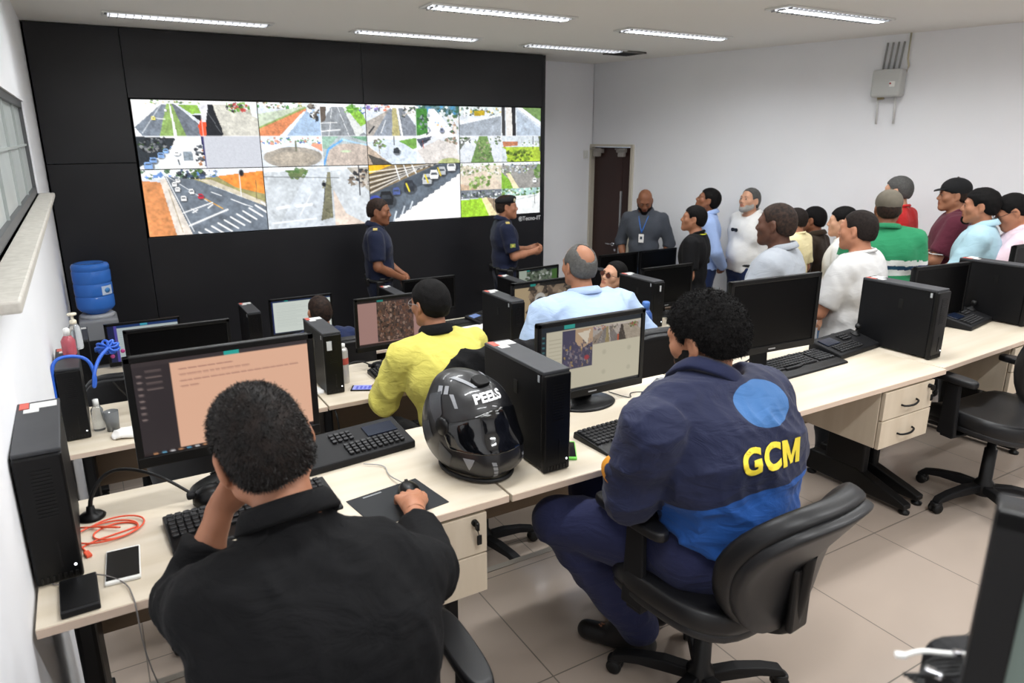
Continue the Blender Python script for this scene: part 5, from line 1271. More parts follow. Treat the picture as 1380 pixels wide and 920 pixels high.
# ---------------- chairs in place ----------------
make_chair('black swivel chair under the man in the GCM jacket', (1.50, 1.34, 0), R_(5), seat_z=.46, lean=.32, back_h=.46, back_w=.46, base_rz=R_(118), back_dy=-.02, back_dz=-.13, arm_x=.232, arm_y=.09, pad_rz=R_(-4), pad_l=.30, arm_h=.235)
make_chair('black swivel chair of the man in the black shirt, one padded arm showing', (.31, 1.12, 0), R_(-3), seat_z=.45, lean=.12, back_h=.28, base_rz=.3, arm_h=.20, arm_y=.10, pad_l=.30)
make_chair('empty black swivel chair with raised armrests before the right-hand desk', (3.64, 1.56, 0), R_(-8), seat_z=.46, base_rz=R_(30), lean=.15, arm_h=.22, arm_y=.05)
make_chair('swivel chair behind the man in yellow, with a black jacket hung over it', (1.52, 2.86, -.3), R_(-6), seat_z=.47, back_h=.50, fz=-.3)
make_chair('swivel chair of the balding man in pale blue, its edge showing beside his arm', (2.50, 2.93, -.3), R_(-10), seat_z=.50, back_h=.52)
make_chair('empty swivel chair with a tall dark back, left of the salmon-lit screen', (.36, 2.90, -.3), R_(-25), seat_z=.47, back_h=.62, arms=True)
make_chair('empty swivel chair at the left of the front row under the blue cable', (.10, 4.72, -.6), R_(-10), seat_z=.47, back_h=.50, arms=False)
make_chair('swivel chair of the cropped-haired man in the front row', (1.38, 4.80, -.6), 0, seat_z=.47, arms=False)
make_chair('swivel chair under the man in sunglasses', (3.5, 4.45, -.6), R_(80), seat_z=.47, arms=False)
make_chair('empty swivel chair in the front row between the monitors and the balding man', (2.75, 4.85, -.6), 0, seat_z=.47, arms=False)

# ---------------- things on the nearest desks ----------------
def phone(label, loc, rz, body, face, w=.074, l=.152, th=.009, edge=None, lit=None):
    t = thing('mobile_phone', label, 'phone', loc, rz)
    m = MB(); m.box((0, 0, th/2), (w, l, th), bev=.0035, seg=3); m.build('body', body, t)
    m = MB(); m.box((0, .0, th+.0003), (w-.006, l-.020, .001)); m.build('screen', face, t)
    if lit:
        m = MB()
        for k in range(4): m.box((-.005+.004*(k % 2), .045-k*.022, th+.001), (w*.62, .012, .0006))
        m.build('screen_text', lit, t)
    return t
BLKG = mat('black_glass', '0a0a0c', .12)
phone('white-edged phone with a dark screen lying beside the orange cable', (-.043, 1.825, Z1), R_(-3), WHITEP, BLKG, .078, .158)
phone('black power bank at the near left corner of the desk', (-.137, 1.735, Z1), R_(2), PLASTM, PLAST, .078, .145, .016)
phone('phone in a bright green case beside the tall computer', (1.285, 1.815, Z1), R_(-32), mat('lime_silicone', '6fce4a', .4), BLKG, .07, .135)
phone('phone with a lit lilac screen before the man in the yellow jacket', (1.18, 3.56, Z2), R_(62), PLAST, mat('lilac_screen', '8a8fd0', .2, emit='8a90d8', estr=.35), .075, .155, lit=mat('blue_rows', '3a45a0', .3, emit='4450b8', estr=.3))
OC = mat('orange_cable', 'e2583a', .45)
t = thing('charging_cable', 'coiled orange-red cable on the desk left of the keyboard', 'cable', (-.06, 2.02, Z1))
pts = []
for i in range(70):
    a = i/69*2*PI*2.4; r = 1-.18*math.sin(a*.37+.4); pts.append((.068*r*math.cos(a)+.012*math.sin(a*.5), .052*r*math.sin(a)+.02*(i/69)-.01, .003+.0025*(i/69)*2))
pts = [(-.06, -.085, .003), (-.075, -.04, .003)]+pts+[(.03, -.01, .009), (-.01, .02, .010), (-.075, .055, .007)]
m = MB(); m.tube(pts, .0024, smooth_path=1); m.build('wire', OC, t)
m = MB(); m.box((-.058, -.098, .005), (.014, .028, .008), bev=.002, R=Matrix.Rotation(.3, 3, 'Z')); m.build('plug', OC, t)
m = MB(); m.tube([(-.2, 1.85, .743), (-.185, 1.80, .744), (-.11, 1.81, .757), (-.04, 1.74, .745), (-.03, 1.66, .745), (-.028, 1.640, .735), (-.026, 1.632, .6), (.02, 1.66, .35), (.1, 1.7, .3)], .0017, smooth_path=2); tag(m.build('charger_cable', mat('charger_cable_grey', '6e6a68', .5)), 'thin grey charger cable hanging over the desk\'s front edge near the left wall', 'cable')
t = thing('mouse_pad', 'dark cloth mouse pad under the black-shirted man\'s right hand', 'mouse pad', (.665, 1.78, Z1), R_(8))
m = MB(); m.box((0, 0, .0012), (.235, .19, .0024), bev=.001); m.build('mat', mat('dark_pad', '2a2c2e', .9), t)
m = MB(); m.box((-.04, .08, .0026), (.06, .006, .0004)); m.build('print', mat('pad_print', '8a8c8e', .7), t)
# motorcycle helmet
def helmet():
    t = thing('motorcycle_helmet', 'glossy black and grey full-face motorcycle helmet with a dark visor standing on the desk', 'helmet', (.965, 1.885, Z1), R_(192))   # faces +y local
    SH = mat('helmet_shell', '151517', .38, coat=.25, mottle=((6, 6, 6), '202023', .6)); V_ = mat('helmet_visor', '0b0c0f', .08, coat=.6, spec=.6)
    GR1 = mat('helmet_graphic_dark', '3e4044', .4); GR2 = mat('helmet_graphic_light', '8a8c90', .4)
    shell = [ell((0, -.012, .150), (.119, .142, .122), k=.03), ell((0, -.02, .085), (.102, .118, .095), k=.06), ell((0, .052, .082), (.095, .098, .076), k=.05), cap((-.03, .11, .072), (.03, .11, .072), .040, k=.05), ell((0, -.06, .225), (.055, .075, .045), k=.04)]
    lo, hi = bounds(shell, .02); D, G = field(shell, lo, hi, .004); X, Y, Z = G
    D = smax(D, .006+.12*np.maximum(0, .02-Y)*0-Z+0*X+0*Y, .012)
    V, Q = surfnets(D, lo, .004); so = npmesh('shell', V, Q, SH, t); bv = bvh_of(so)
    D, G = field(inflate(shell, .0035), lo, hi, .004)
    top = .208-.03*np.abs(X/.1)**2; bot = .098+.20*np.clip(.09-Y, 0, .2)*.35
    D = smax(D, (Z-top)+0*Y, .004); D = smax(D, (bot-Z)+0*X, .004); D = smax(D, (.018-Y+.5*np.abs(Z-.155))+0*X, .006)
    V, Q = surfnets(D, lo, .004); vo = npmesh('visor', V, Q, V_, t)
    for s in (-1, 1):
        m = MB(); m.lathe([(0, .006), (.020, .005), (.026, 0), (.026, -.01)], seg=24, M=T(s*.118, .018, .158) @ RY(s*PI/2)); m.build('visor_pivot', PLAST, t)
    m = MB(); m.pad(.05, .045, .020, n=3, M=T(0, .040, .264) @ RX(-.4)); m.build('vent_switch', PLAST, t)
    def dec(polys, ctr, look, m_, nm, ang=0): wrap(flatpoly(polys), t, bv, ctr, look, ang, m=m_, name=nm, cell=.012)
    F_ = (-.1, -1, -.45)
    dec([[(-.052, .028), (-.040, .028), (-.022, -.004), (-.026, -.016)], [(-.026, -.016), (-.022, -.004), (.022, -.004), (.026, -.016)], [(.026, -.016), (.022, -.004), (.040, .028), (.052, .028)]], (0, 0, .248), F_, GR2, 'vent_outline')
    for s in (-1, 1):
        L_ = (-s*.55, -1, -.25)
        dec([[(-.004, .02), (.006, .02), (.012, -.014), (.004, -.014)]], (s*.072, 0, .214), L_, GR2, 'stripe')
        dec([[(-.012, .016), (-.003, .016), (-.010, -.004), (-.020, -.004)], [(.002, .016), (.011, .016), (.004, -.004), (-.006, -.004)]], (s*.085, 0, .240), L_, GR2, 'stripe')
        dec([[(-.014, .01), (.014, .01), (.002, -.026)]], (s*.062, .05, .075), (-s*.6, -1, 0), GR2, 'triangle_mark')
        dec([[(-.006+.004*k, .018-.014*k), (.006+.004*k, .016-.014*k), (.009+.004*k, .006-.014*k), (-.003+.004*k, .008-.014*k)] for k in range(4)], (s*.030, .05, .062), (-s*.2, -1, 0), GR2, 'stripe')
        dec([[(-.05, .05), (.0, .07), (.03, .02), (.01, -.01)], [(-.06, -.03), (-.02, -.01), (.0, -.05), (-.03, -.07)]], (s*.10, -.02, .17), (-s, -.25, -.1), GR1, 'side_graphic')
        dec([[(-.02, .03), (.02, .0), (.0, -.05), (-.03, -.02)]], (s*.09, .02, .085), (-s, -.5, 0), GR1, 'side_graphic')
    wrap(text_mesh('PEELS', .034, depth=0, bold=.0013, shear=.25), t, bv, (.012, 0, .209), (0, -1, -.3), 0, m=mat('helmet_print', 'e4e4e6', .4), cell=.008)
    m = MB(); m.tube([(.088*math.sin(a), .012+.125*math.cos(a)*(1.0 if math.cos(a) > 0 else .9), .010) for a in np.linspace(0, 2*PI, 40, endpoint=False)], .006, seg=8, closed=True); m.build('rim', RUBBER, t)
    t.scale = (1.13, 1.13, 1.13)
helmet()
# ---------------- second row bits ----------------
def bottle(name, label, cat, loc, prof, m_, capm=None, capp=None, sc=1, labelm=None, labp=None):
    t = thing(name, label, cat, loc)
    m = MB(); m.lathe([(r*sc, z*sc) for r, z in prof], seg=28); m.build('body', m_, t)
    if capm: m = MB(); m.lathe([(r*sc, z*sc) for r, z in capp], seg=20); m.build('cap', capm, t)
    if labelm: m = MB(); m.lathe([(r*sc, z*sc) for r, z in labp], seg=28); m.build('label', labelm, t)
    return t
BLUEP = mat('blue_translucent_plastic', '3f63a8', .25, trans=.25); BLUEC = mat('blue_cap', '4d78c0', .4)
bottle('water_bottle', 'blue plastic drinking bottle standing behind the camera-grid monitor, in front of the second-row computer', 'bottle', (3.10, 3.50, Z2), [(0, 0), (.036, 0), (.038, .01), (.038, .13), (.034, .155), (.022, .175), (.018, .18), (0, .181)], BLUEP, BLUEC, [(0, .178), (.020, .178), (.020, .215), (.017, .22), (0, .222)], sc=1.25)
bottle('spray_can', 'slim silver spray can with a red mark beside the second-row computer', 'spray can', (1.115, 3.72, Z2), [(0, 0), (.026, 0), (.027, .006), (.027, .185), (.022, .2), (.010, .205), (0, .206)], mat('can_silver', 'b9b7b4', .35, metal=.4), STK, [(0, .2), (.014, .2), (.014, .225), (0, .228)], labelm=mat('can_print', 'a8483c', .5), labp=[(.0273, .11), (.0276, .112), (.0276, .145), (.0273, .147)])
GL = mat('clear_plastic', 'e6eaec', .08, trans=.85, ior=1.3); PINKL = mat('pink_liquid', 'd8707c', .15, trans=.5)
bottle('spray_bottle', 'small bottle of pink liquid on the computer by the left wall', 'bottle', (-.155, 3.80, Z2+.341), [(0, 0), (.028, 0), (.030, .008), (.030, .07), (.018, .09), (.012, .095), (0, .096)], PINKL, WHITEP, [(0, .094), (.014, .094), (.014, .125), (.008, .13), (0, .131)])
bottle('pump_bottle', 'tall clear pump bottle with a cream cap, behind the pink one', 'bottle', (-.125, 3.90, Z2+.341), [(0, 0), (.026, 0), (.028, .008), (.028, .10), (.018, .12), (.012, .125), (0, .126)], GL, mat('cream_cap', 'e4ddc8', .4), [(0, .124), (.015, .124), (.015, .14), (.006, .145), (.006, .165), (.02, .166), (.02, .175), (0, .176)])
bottle('sanitiser_bottle', 'small clear squeeze bottle with a white cap beside the left-wall computer', 'bottle', (-.085, 3.66, Z2), [(0, 0), (.024, 0), (.026, .006), (.026, .10), (.014, .12), (0, .121)], GL, WHITEP, [(0, .119), (.013, .119), (.013, .15), (0, .151)])
bottle('drinking_glass', 'clear empty glass on the second-row desk near the crumpled paper', 'glass', (-.03, 3.62, Z2), [(0, .004), (.024, .004), (.030, .095), (.0315, .095), (.027, 0), (0, 0)], GL)
# crumpled paper
pr_ = [ell((0, 0, .012), (.09, .06, .016), k=.01), ell((.05, .02, .016), (.05, .04, .018), k=.01)]
lo, hi = bounds(pr_, .02); D, G = field(pr_, lo, hi, .006); D = D-folds(G, 60, 3, .007); D = smax(D, -G[2]+.001+0*D, .003); V, Q = surfnets(D, lo, .006)
o = npmesh('crumpled_paper', V, Q, WHITEPAPER); o.location = (.04, 3.52, Z2); tag(o, 'crumpled white paper towel on the second-row desk at the left', 'paper')
t = thing('paper_roll', 'white paper roll standing half behind the dark chair back at the left', 'paper roll', (.145, 3.62, Z2)); m = MB(); m.lathe([(.02, 0), (.05, 0), (.05, .11), (.02, .11)], seg=28); m.build('roll', WHITEPAPER, t); m = MB(); m.lathe([(.017, 0), (.02, 0), (.02, .11), (.017, .11)], seg=20); m.build('core', mat('cardboard', 'b49a78', .8), t)
m = MB()
for k in range(3): m.box((0, 0, .003+k*.002), (.16, .11, .0015), R=Matrix.Rotation(.1*k, 3, 'Z'))
o = m.build('note_sheets', WHITEPAPER); o.location = (.885, 3.66, Z2); tag(o, 'small stack of white notes left of the second-row computer', 'paper')
# blue cable with flower-shaped tangle
BC = mat('blue_cable', '2f62c8', .4)
t = thing('network_cable', 'bright blue cable arching over the left-wall computer to a blue tangle', 'cable', (-.1, 3.6, Z2))
m = MB(); m.tube([(-.130, -.03, .20), (-.128, -.02, .33), (-.11, .0, .38), (-.05, .02, .385), (.02, .02, .36), (.035, .0, .27), (.02, -.02, .22), (.03, -.02, .30), (.06, .05, .35), (.10, .12, .37)], .008, smooth_path=3); m.build('wire', BC, t)
m = MB()
for k in range(9):
    a = k*.7; m.tube([(.10, .13, .37), (.10+.035*math.cos(a), .13+.02*math.sin(a*2), .37+.03*math.sin(a)), (.10+.055*math.cos(a+.4), .13+.03, .367+.035*math.sin(a+.4)), (.10+.035*math.cos(a+.9), .14, .367+.02*math.sin(a+.9))], .006, smooth_path=2)
m.build('tangle', BC, t)
m = MB()
for (x, z) in ((.16, .345), (.115, .325)): m.lathe([(0, .005), (.008, .004), (.010, 0), (.006, -.004), (0, -.005)], c=(x, .13, z), R=tri(PI/2), seg=14)
m.build('pink_cap', mat('magenta_plastic', 'a83c78', .4), t)
for i, pts in enumerate(([(.05, 3.6, .445), (.14, 3.57, .45), (.2, 3.62, .446), (.3, 3.6, .446)], [(.0, 3.86, .60), (.05, 3.9, .5), (.12, 3.95, .447), (.2, 3.9, .446)])):
    m = MB(); m.tube(pts, .004, smooth_path=3); tag(m.build('loose_cable', RUBBER), ['black cable lying across the second-row desk beside the crumpled paper', 'black cable dropping behind the left-wall computer under the blue tangle'][i], 'cable')
m = MB(); m.tube([(.96, 3.56, .43), (.965, 3.40, .41), (.97, 3.39, .3), (1.0, 3.45, .0), (1.0, 3.5, -.28)], .005, smooth_path=2); tag(m.build('loose_cable', RUBBER), 'black cable hanging down in front of the second-row desk at the seam', 'cable')
# papers
for (x, y, z, rz, w, l, lb) in ((2.86, 5.44, Z3, .3, .3, .21, 'white sheet on the front-row desk above the yellow shoulder'), (2.18, 1.93, Z1, .5, .10, .16, 'small white sheet showing past the right side of the curly-haired man'), (4.22, 3.80, Z2+.066, -.3, .16, .09, 'white papers on the dark control keyboard behind the curly head')):
    m = MB(); m.box((0, 0, .0015), (w, l, .003), bev=.0005); o = m.build('paper_sheet', WHITEPAPER); o.location = (x, y, z); o.rotation_euler = (0 if z < 1.2 else .3, 0, rz); tag(o, lb, 'paper')
t = thing('desk_phone', 'small black desk phone handset unit left of the curly-haired man', 'phone', (2.16, 2.13, Z1), R_(20)); m = MB(); m.prism([(-.08, -.07, 0), (-.08, -.07, .015), (-.08, .07, .045), (-.08, .07, 0)], (.16, 0, 0), bev=.004); m.build('body', PLAST, t)
m = MB(); 
for r in range(4):
    for k in range(5): m.box((-.05+k*.024, -.045+r*.024, .024+r*.0052), (.018, .018, .006), bev=.002)
m.build('buttons', KEYM, t)
# ---------------- water dispenser ----------------
t = thing('water_dispenser', 'grey water dispenser stand at the left wall below the blue water jug', 'water dispenser', (-.03, 6.45, -.6))
m = MB(); m.box((0, 0, .50), (.27, .30, .96), bev=.02, seg=3); m.build('cabinet', mat('dispenser_grey', '84868a', .45), t)
m = MB(); m.lathe([(.12, 0), (.125, .02), (.11, .035), (.06, .03), (0, .03)], c=(0, 0, .975), seg=32); m.build('collar', mat('dispenser_light', 'a8aaae', .4), t)
m = MB(); m.box((0, -.155, .72), (.2, .02, .2), bev=.006); m.build('tap_panel', PLASTM, t)
for s in (-1, 1): m = MB(); m.cyl((s*.05, -.16, .76), (s*.05, -.19, .74), .012); m.build('tap', [BLUEC, STKR][0] if s < 0 else STKR, t)
JUG = mat('jug_blue', '3f7ad2', .2, trans=.2, coat=.3, ior=1.2)
prof = [(0, 0), (.05, 0), (.06, .02), (.115, .05), (.130, .07)]
for k in range(3):
    z = .075+k*.10; prof += [(.133, z), (.135, z+.01), (.135, z+.085), (.132, z+.09), (.129, z+.095)]
prof += [(.133, .375), (.134, .40), (.125, .418), (.105, .425), (.08, .418), (0, .416)]
j = thing('water_jug', 'large blue plastic water jug upside down on the grey dispenser', 'water jug', (-.03, 6.45, .385)); m = MB(); m.lathe(prof, seg=48); m.build('body', JUG, j)
m = MB(); n = 10
for k in range(n):
    a0 = -1.15+k*.07; a1 = a0+.07
    m.prism([(.1355*math.cos(a0), .1355*math.sin(a0), .18), (.1355*math.cos(a1), .1355*math.sin(a1), .18), (.1355*math.cos(a1), .1355*math.sin(a1), .25), (.1355*math.cos(a0), .1355*math.sin(a0), .25)], (.0012*math.cos(a0), .0012*math.sin(a0), 0))
m.build('label', mat('jug_label', 'c8d6ea', .5), j)
m = MB(); m.lathe([(0, .003), (.02, .003), (.02, 0)], M=RZ(-.83) @ T(.1365, 0, .215) @ RY(PI/2), seg=20, sx=1, sy=1.2); m.build('label_mark', mat('label_blue', '4a8ac8', .5), j)
# ---------------- monitor and cables close to us at the lower right ----------------
t = thing('computer_monitor', 'out-of-focus black-edged monitor close to us at the lower right corner', 'monitor', (.626, .255, 1.003), R_(-65))
m = MB(); m.box((.255, .02, .26), (.035, .05, .34), bev=.004) if False else None
FX = Matrix()
m = MB(); m.box((.25, .012, .30), (.50, .03, .34), bev=.004); m.build('back_shell', PLASTM, t)
m = MB()
for (c, d_) in (((.015, -.006, .30), (.03, .018, .34)), ((.485, -.006, .30), (.03, .018, .34)), ((.25, -.006, .462), (.5, .018, .018)), ((.25, -.006, .14), (.5, .018, .026))): m.box(c, d_, bev=.002)
m.build('bezel', PLAST, t)
m = MB(); m.box((.25, -.004, .30), (.45, .008, .30)); m.build('screen', mat('grey_green_screen', '3a423e', .3, emit='8a9c92', estr=.35), t)
m = MB(); m.box((.25, .04, .08), (.06, .02, .16), bev=.004); m.box((.25, .04, .008), (.24, .18, .016), bev=.006); m.build('stand', PLASTM, t)
t = thing('desk', 'desk behind the photographer carrying the out-of-focus monitor', 'desk', (1.62, .12, .3))
m = MB(); m.box((.0, .0, .7275), (1.1, .60, .025), bev=.003); m.build('tabletop', WOOD, t)
for s in (-1, 1): m = MB(); m.box((s*.48, 0, .36), (.05, .5, .71), bev=.01); m.build('leg', BLKMET, t)
# ---------------- the people ----------------
SK1 = skin('tan', 'a47257', '8e5d44'); SK2 = skin('brown', '8a5a40', '6e4432'); SK3 = skin('dark', '57382a', '432a20'); SK4 = skin('light', 'cf9f82', 'b98268'); SK5 = skin('warm', 'b07a5e', '986349')
NAVY = cloth('navy_uniform', '191f36', '141a30'); NAVYT = cloth('navy_trousers', '181d30', '141828'); JEANS = cloth('jeans', '5b7fa8', '4a6c96'); BLKT = cloth('black_trousers', '0e0e10', '131315'); DBLUE = cloth('dark_blue_trousers', '1e2c52', '182444')
LEA = mat('black_leather', '0e0e0f', .4, spec=.5)
def arm_patch(root, K, side, c1, c2, z=.55, w=.04):
    S_, E_ = K['S'][side], K['E'][side]; p = S_*(1-z)+E_*z; sgn = -1 if side == 0 else 1
    m = MB(); m.mi = 0; m.box((p[0]+sgn*.074, p[1], p[2]), (.006, w*1.3, w), bev=.002); m.mi = 1; m.box((p[0]+sgn*.076, p[1]-w*.0, p[2]), (.006, w*.5, w*.5), bev=.001)
    m.build('sleeve_badge', [mat('badge_'+c1, c1, .6), mat('badge_'+c2, c2, .6)], root)
def epaulets(root, K, c='c8b468'):
    for i in (0, 1):
        S_ = K['S'][i]; sg = -1 if i == 0 else 1
        m = MB(); m.mi = 0; m.box((S_[0]-sg*.01, S_[1], S_[2]+.068), (.10, .045, .012), R=Matrix.Rotation(sg*.25, 3, 'Y'), bev=.004); m.mi = 1; m.box((S_[0]+sg*.015, S_[1], S_[2]+.071), (.035, .038, .012), R=Matrix.Rotation(sg*.35, 3, 'Y'), bev=.003)
        m.build('epaulet', [NAVY, mat('rank_gold', c, .5)], root)
# officers at the display wall. They face roughly +x / right
make_person('bareheaded officer in navy uniform with clasped hands before the video wall', (2.36, 6.50, -.6), R_(-112), stand('clasp', hyaw=R_(-12), hpitch=R_(-4)), H=1.80, skinm=SK2, hair=HSHORT, hairst='crop', shirt=NAVY, sleeve='short', hem=.97, trouser=NAVYT, collar=(NAVY, 'shirt'), eyes=True, belt=LEA, soldier=True, seed=3,
            extra=lambda r, K, HM: (arm_patch(r, K, 0, 'c9c36a', '8fc6c8'), epaulets(r, K)))
make_person('officer in navy uniform and black beret, gesturing with both hands', (3.72, 6.44, -.6), R_(-108), stand('gest', hyaw=R_(-8), hpitch=R_(2)), H=1.78, skinm=SK5, hair=HSHORT, hairst='crop', shirt=NAVY, sleeve='short', hem=.97, trouser=NAVYT, collar=(NAVY, 'shirt'), eyes=True, belt=LEA, soldier=True, cap_=('beret', mat('beret_black', '0d0d0f', .9)), seed=4,
            extra=lambda r, K, HM: (arm_patch(r, K, 1, '8c9a4a', 'd0c060'), arm_patch(r, K, 0, '8c9a4a', 'd0c060'), epaulets(r, K)))
def lanyard(root, K, HM, col=None, badge=True):
    m = MB(); c = mat('lanyard_blue', '2f6fc4', .6)
    m.tube([(-.062, -.01, 1.475), (-.055, .06, 1.44), (-.035, .115, 1.37), (0, .145, 1.26)], .005, smooth_path=1); m.tube([(.062, -.01, 1.475), (.055, .06, 1.44), (.035, .115, 1.37), (0, .145, 1.26)], .005, smooth_path=1); m.build('lanyard', c, root)
    m = MB(); m.box((0, .155, 1.20), (.055, .005, .09), bev=.002); m.build('badge_card', WHITEPAPER, root); m = MB(); m.box((0, .1585, 1.205), (.025, .002, .03)); m.build('card_photo', mat('card_dark', '3a4450', .6), root)
P9 = stand('pocket', hpitch=R_(-28), hyaw=R_(12), head=V3(0, .045, 1.585)); P9['lean'] = 0
make_person('bald bearded man in charcoal shirt, blue lanyard and jeans beside the door', (5.45, 6.25, -.6), R_(128), P9, H=1.80, skinm=SK2, hair=None, shirt=cloth('charcoal_shirt', '4a4e56', '3f434b'), sleeve='rolled', hem=.86, trouser=JEANS, collar=(MATS['cloth_charcoal_shirt'], 'shirt'), beard=(HB, 'full'), eyes=True, seed=5, extra=lanyard)
make_person('man in a pale blue shirt, hands behind his back, looking up', (5.56, 5.40, -.6), R_(46), stand('behind', hpitch=R_(20), hyaw=R_(0), head=V3(0, .01, 1.60)), H=1.85, skinm=SK2, hair=HB, hairst='short', shirt=cloth('sky_shirt', '9db4e0', '93a9d6'), sleeve='long', hem=.86, trouser=DBLUE, collar=(MATS['cloth_sky_shirt'], 'shirt'), eyes=True, seed=6)
YT = mat('yellow_trim', 'd8d83a', .7)
def ytrim(root, K, HM):
    m = MB(); m.tube([(.073*math.sin(a), -.02+.078*math.cos(a), 1.472-.028*max(0, math.cos(a))) for a in np.linspace(0, 2*PI, 30, endpoint=False)], .0045, seg=6, closed=True); m.build('neckline_trim', YT, root)
make_person('man in a black shirt with a yellow neckline beyond the unlit monitors', (4.82, 4.82, -.6), R_(32), stand('down', hyaw=R_(12), hpitch=R_(8)), H=1.75, skinm=SK1, hair=HB, hairst='short', shirt=cloth('black_tee', '0f0f11', '141416', sheen=0), sleeve='short', hem=.86, trouser=BLKT, collar=(MATS['cloth_black_tee'], 'crew'), seed=7, extra=ytrim)
def sungl(root, K, HM):
    m = MB()
    for s in (-1, 1): m.pad(.045, .036, .008, n=2.4, M=T(s*.024, .175, 1.33) @ RX(PI/2))
    m.box((0, .177, 1.345), (.012, .005, .004)); m.build('hanging_sunglasses', mat('dark_lens', '141416', .15), root)
make_person('stout grey-bearded man in a white shirt with sunglasses hung at the collar', (5.92, 5.16, -.6), R_(82), stand(('down', 'behind'), belly=.05, b=1.16, hpitch=R_(12), hyaw=R_(8)), H=1.85, skinm=SK4, hair=HG, hairst='receding', shirt=cloth('white_shirt', 'f0efec', 'e2e1de'), sleeve='long', hem=.92, trouser=DBLUE, collar=(MATS['cloth_white_shirt'], 'shirt'), beard=(hairm('pale_grey', 'aaa7a2', '8c8985'), 'stub'), eyes=True, seed=8, belt=LEA, extra=sungl)
make_person('dark-skinned man with cropped hair in a grey polo shirt, behind the unlit monitor', (3.30, 2.66, -.3), R_(26), stand('cross', hyaw=R_(-4), b=1.14), H=1.71, skinm=SK3, hair=HSHORT, hairst='crop', shirt=cloth('grey_polo', '9a9fa6', '8f949b'), sleeve='short', hem=.86, trouser=BLKT, collar=(MATS['cloth_grey_polo'], 'polo'), eyes=True, seed=9)
make_person('dark-haired person in a cream top behind the man in the grey polo', (5.15, 3.98, -.3), R_(14), stand('down', hyaw=R_(5)), H=1.48, skinm=SK5, hair=HD, hairst='short', shirt=cloth('cream_tee', 'e9dcae', 'dfd09c'), sleeve='short', hem=.86, trouser=BLKT, collar=(MATS['cloth_cream_tee'], 'crew'), seed=10)
make_person('dark-haired person in a dark olive top beside the one in cream', (5.75, 4.25, -.6), R_(16), stand('down', hyaw=R_(5)), H=1.74, skinm=SK2, hair=HB, hairst='short', shirt=cloth('olive_top', '33291d', '2a2118'), sleeve='long', hem=.86, trouser=BLKT, collar=(MATS['cloth_olive_top'], 'shirt'), seed=11)
make_person('man in a plain white T-shirt with folded arms behind the nearest row', (3.80, 2.50, -.3), R_(14), stand('cross', hyaw=R_(0), b=1.16), H=1.66, skinm=SK5, hair=HD, hairst='crop', shirt=cloth('white_tee', 'cccbca', 'c2c1c0', w=.25), sleeve='short', hem=.84, trouser=BLKT, collar=(MATS['cloth_white_tee'], 'crew'), eyes=True, fold=.007, seed=12)
make_person('man in white mostly hidden behind the man in the white T-shirt', (5.42, 3.72, -.6), R_(30), stand('down'), H=1.80, skinm=SK4, hair=HB, hairst='short', shirt=cloth('white_shirt_plain', 'e4e3e0', 'd8d7d4'), sleeve='long', hem=.86, trouser=JEANS, collar=(MATS['cloth_white_shirt_plain'], 'shirt'), seed=13)
GRN = cloth('green_polo', '2f8a5e', '287a52', pat=[(0, 'e8e8e6'), (1, '1d2a5c'), (2, 'e8e8e6'), (3, '2c8458')])
def gstripe(V):
    z = V[:, 2]+.015*V[:, 0]; return np.interp(z, [1.16, 1.1601, 1.205, 1.2051, 1.232, 1.2321, 1.272, 1.2721], [3.5, 2.5, 2.5, 1.5, 1.5, .5, .5, -1])
CAPG = mat('khaki_cap', '6b6458', .9, bump=(300, .3, .001), mottle=(20, '5d574c', .5))
make_person('man in a green polo with white and navy stripes and a khaki cap', (4.72, 2.93, -.3), R_(-48), stand('front', b=1.2, hyaw=R_(0)), H=1.70, skinm=SK2, hair=HSHORT, hairst='crop', shirt=GRN, sleeve='short', hem=.84, trouser=BLKT, collar=(cloth('green_collar', '2a7f56', '267550'), 'polo'), cap_=('cap', CAPG), shirt_pat=gstripe, seed=14)
make_person('grey-haired man in a red shirt behind the man with the khaki cap', (5.85, 3.55, -.3), R_(8), stand('down', hyaw=R_(10)), H=1.74, skinm=SK4, hair=HG, hairst='short', shirt=cloth('red_tee', 'cf2f30', 'b82628'), sleeve='short', hem=.86, trouser=BLKT, collar=(MATS['cloth_red_tee'], 'crew'), seed=15)
make_person('man in a black baseball cap and maroon polo with folded arms, facing left', (5.83, 3.08, -.3), R_(34), stand('cross', hyaw=R_(8), b=1.1), H=1.74, skinm=SK1, hair=HSHORT, hairst='crop', shirt=cloth('maroon_polo', '5a2433', '4c1d2b'), sleeve='short', hem=.86, trouser=BLKT, collar=(MATS['cloth_maroon_polo'], 'polo'), cap_=('cap', mat('black_cap', '111113', .9)), eyes=True, seed=16,
            extra=lambda r, K, HM: [(lambda m, i: (m.tube([tuple(K['S'][i]*.2+K['E'][i]*.8+V3(.068*math.cos(a), .068*math.sin(a), 0)) for a in np.linspace(0, 2*PI, 20, endpoint=False)], .004, seg=6, closed=True), m.build('sleeve_piping', STK, r)))(MB(), i) for i in (0, 1)])
make_person('man with a goatee in a pale aqua short-sleeved shirt, arms folded, facing left', (5.28, 2.60, -.3), R_(24), stand('cross', hyaw=R_(4), b=1.14), H=1.72, skinm=SK5, hair=HB, hairst='thick', shirt=cloth('aqua_shirt', 'a8c8d4', '9cbdca'), sleeve='short', hem=.84, trouser=BLKT, collar=(MATS['cloth_aqua_shirt'], 'shirt'), beard=(HB, 'goatee'), eyes=True, seed=17)
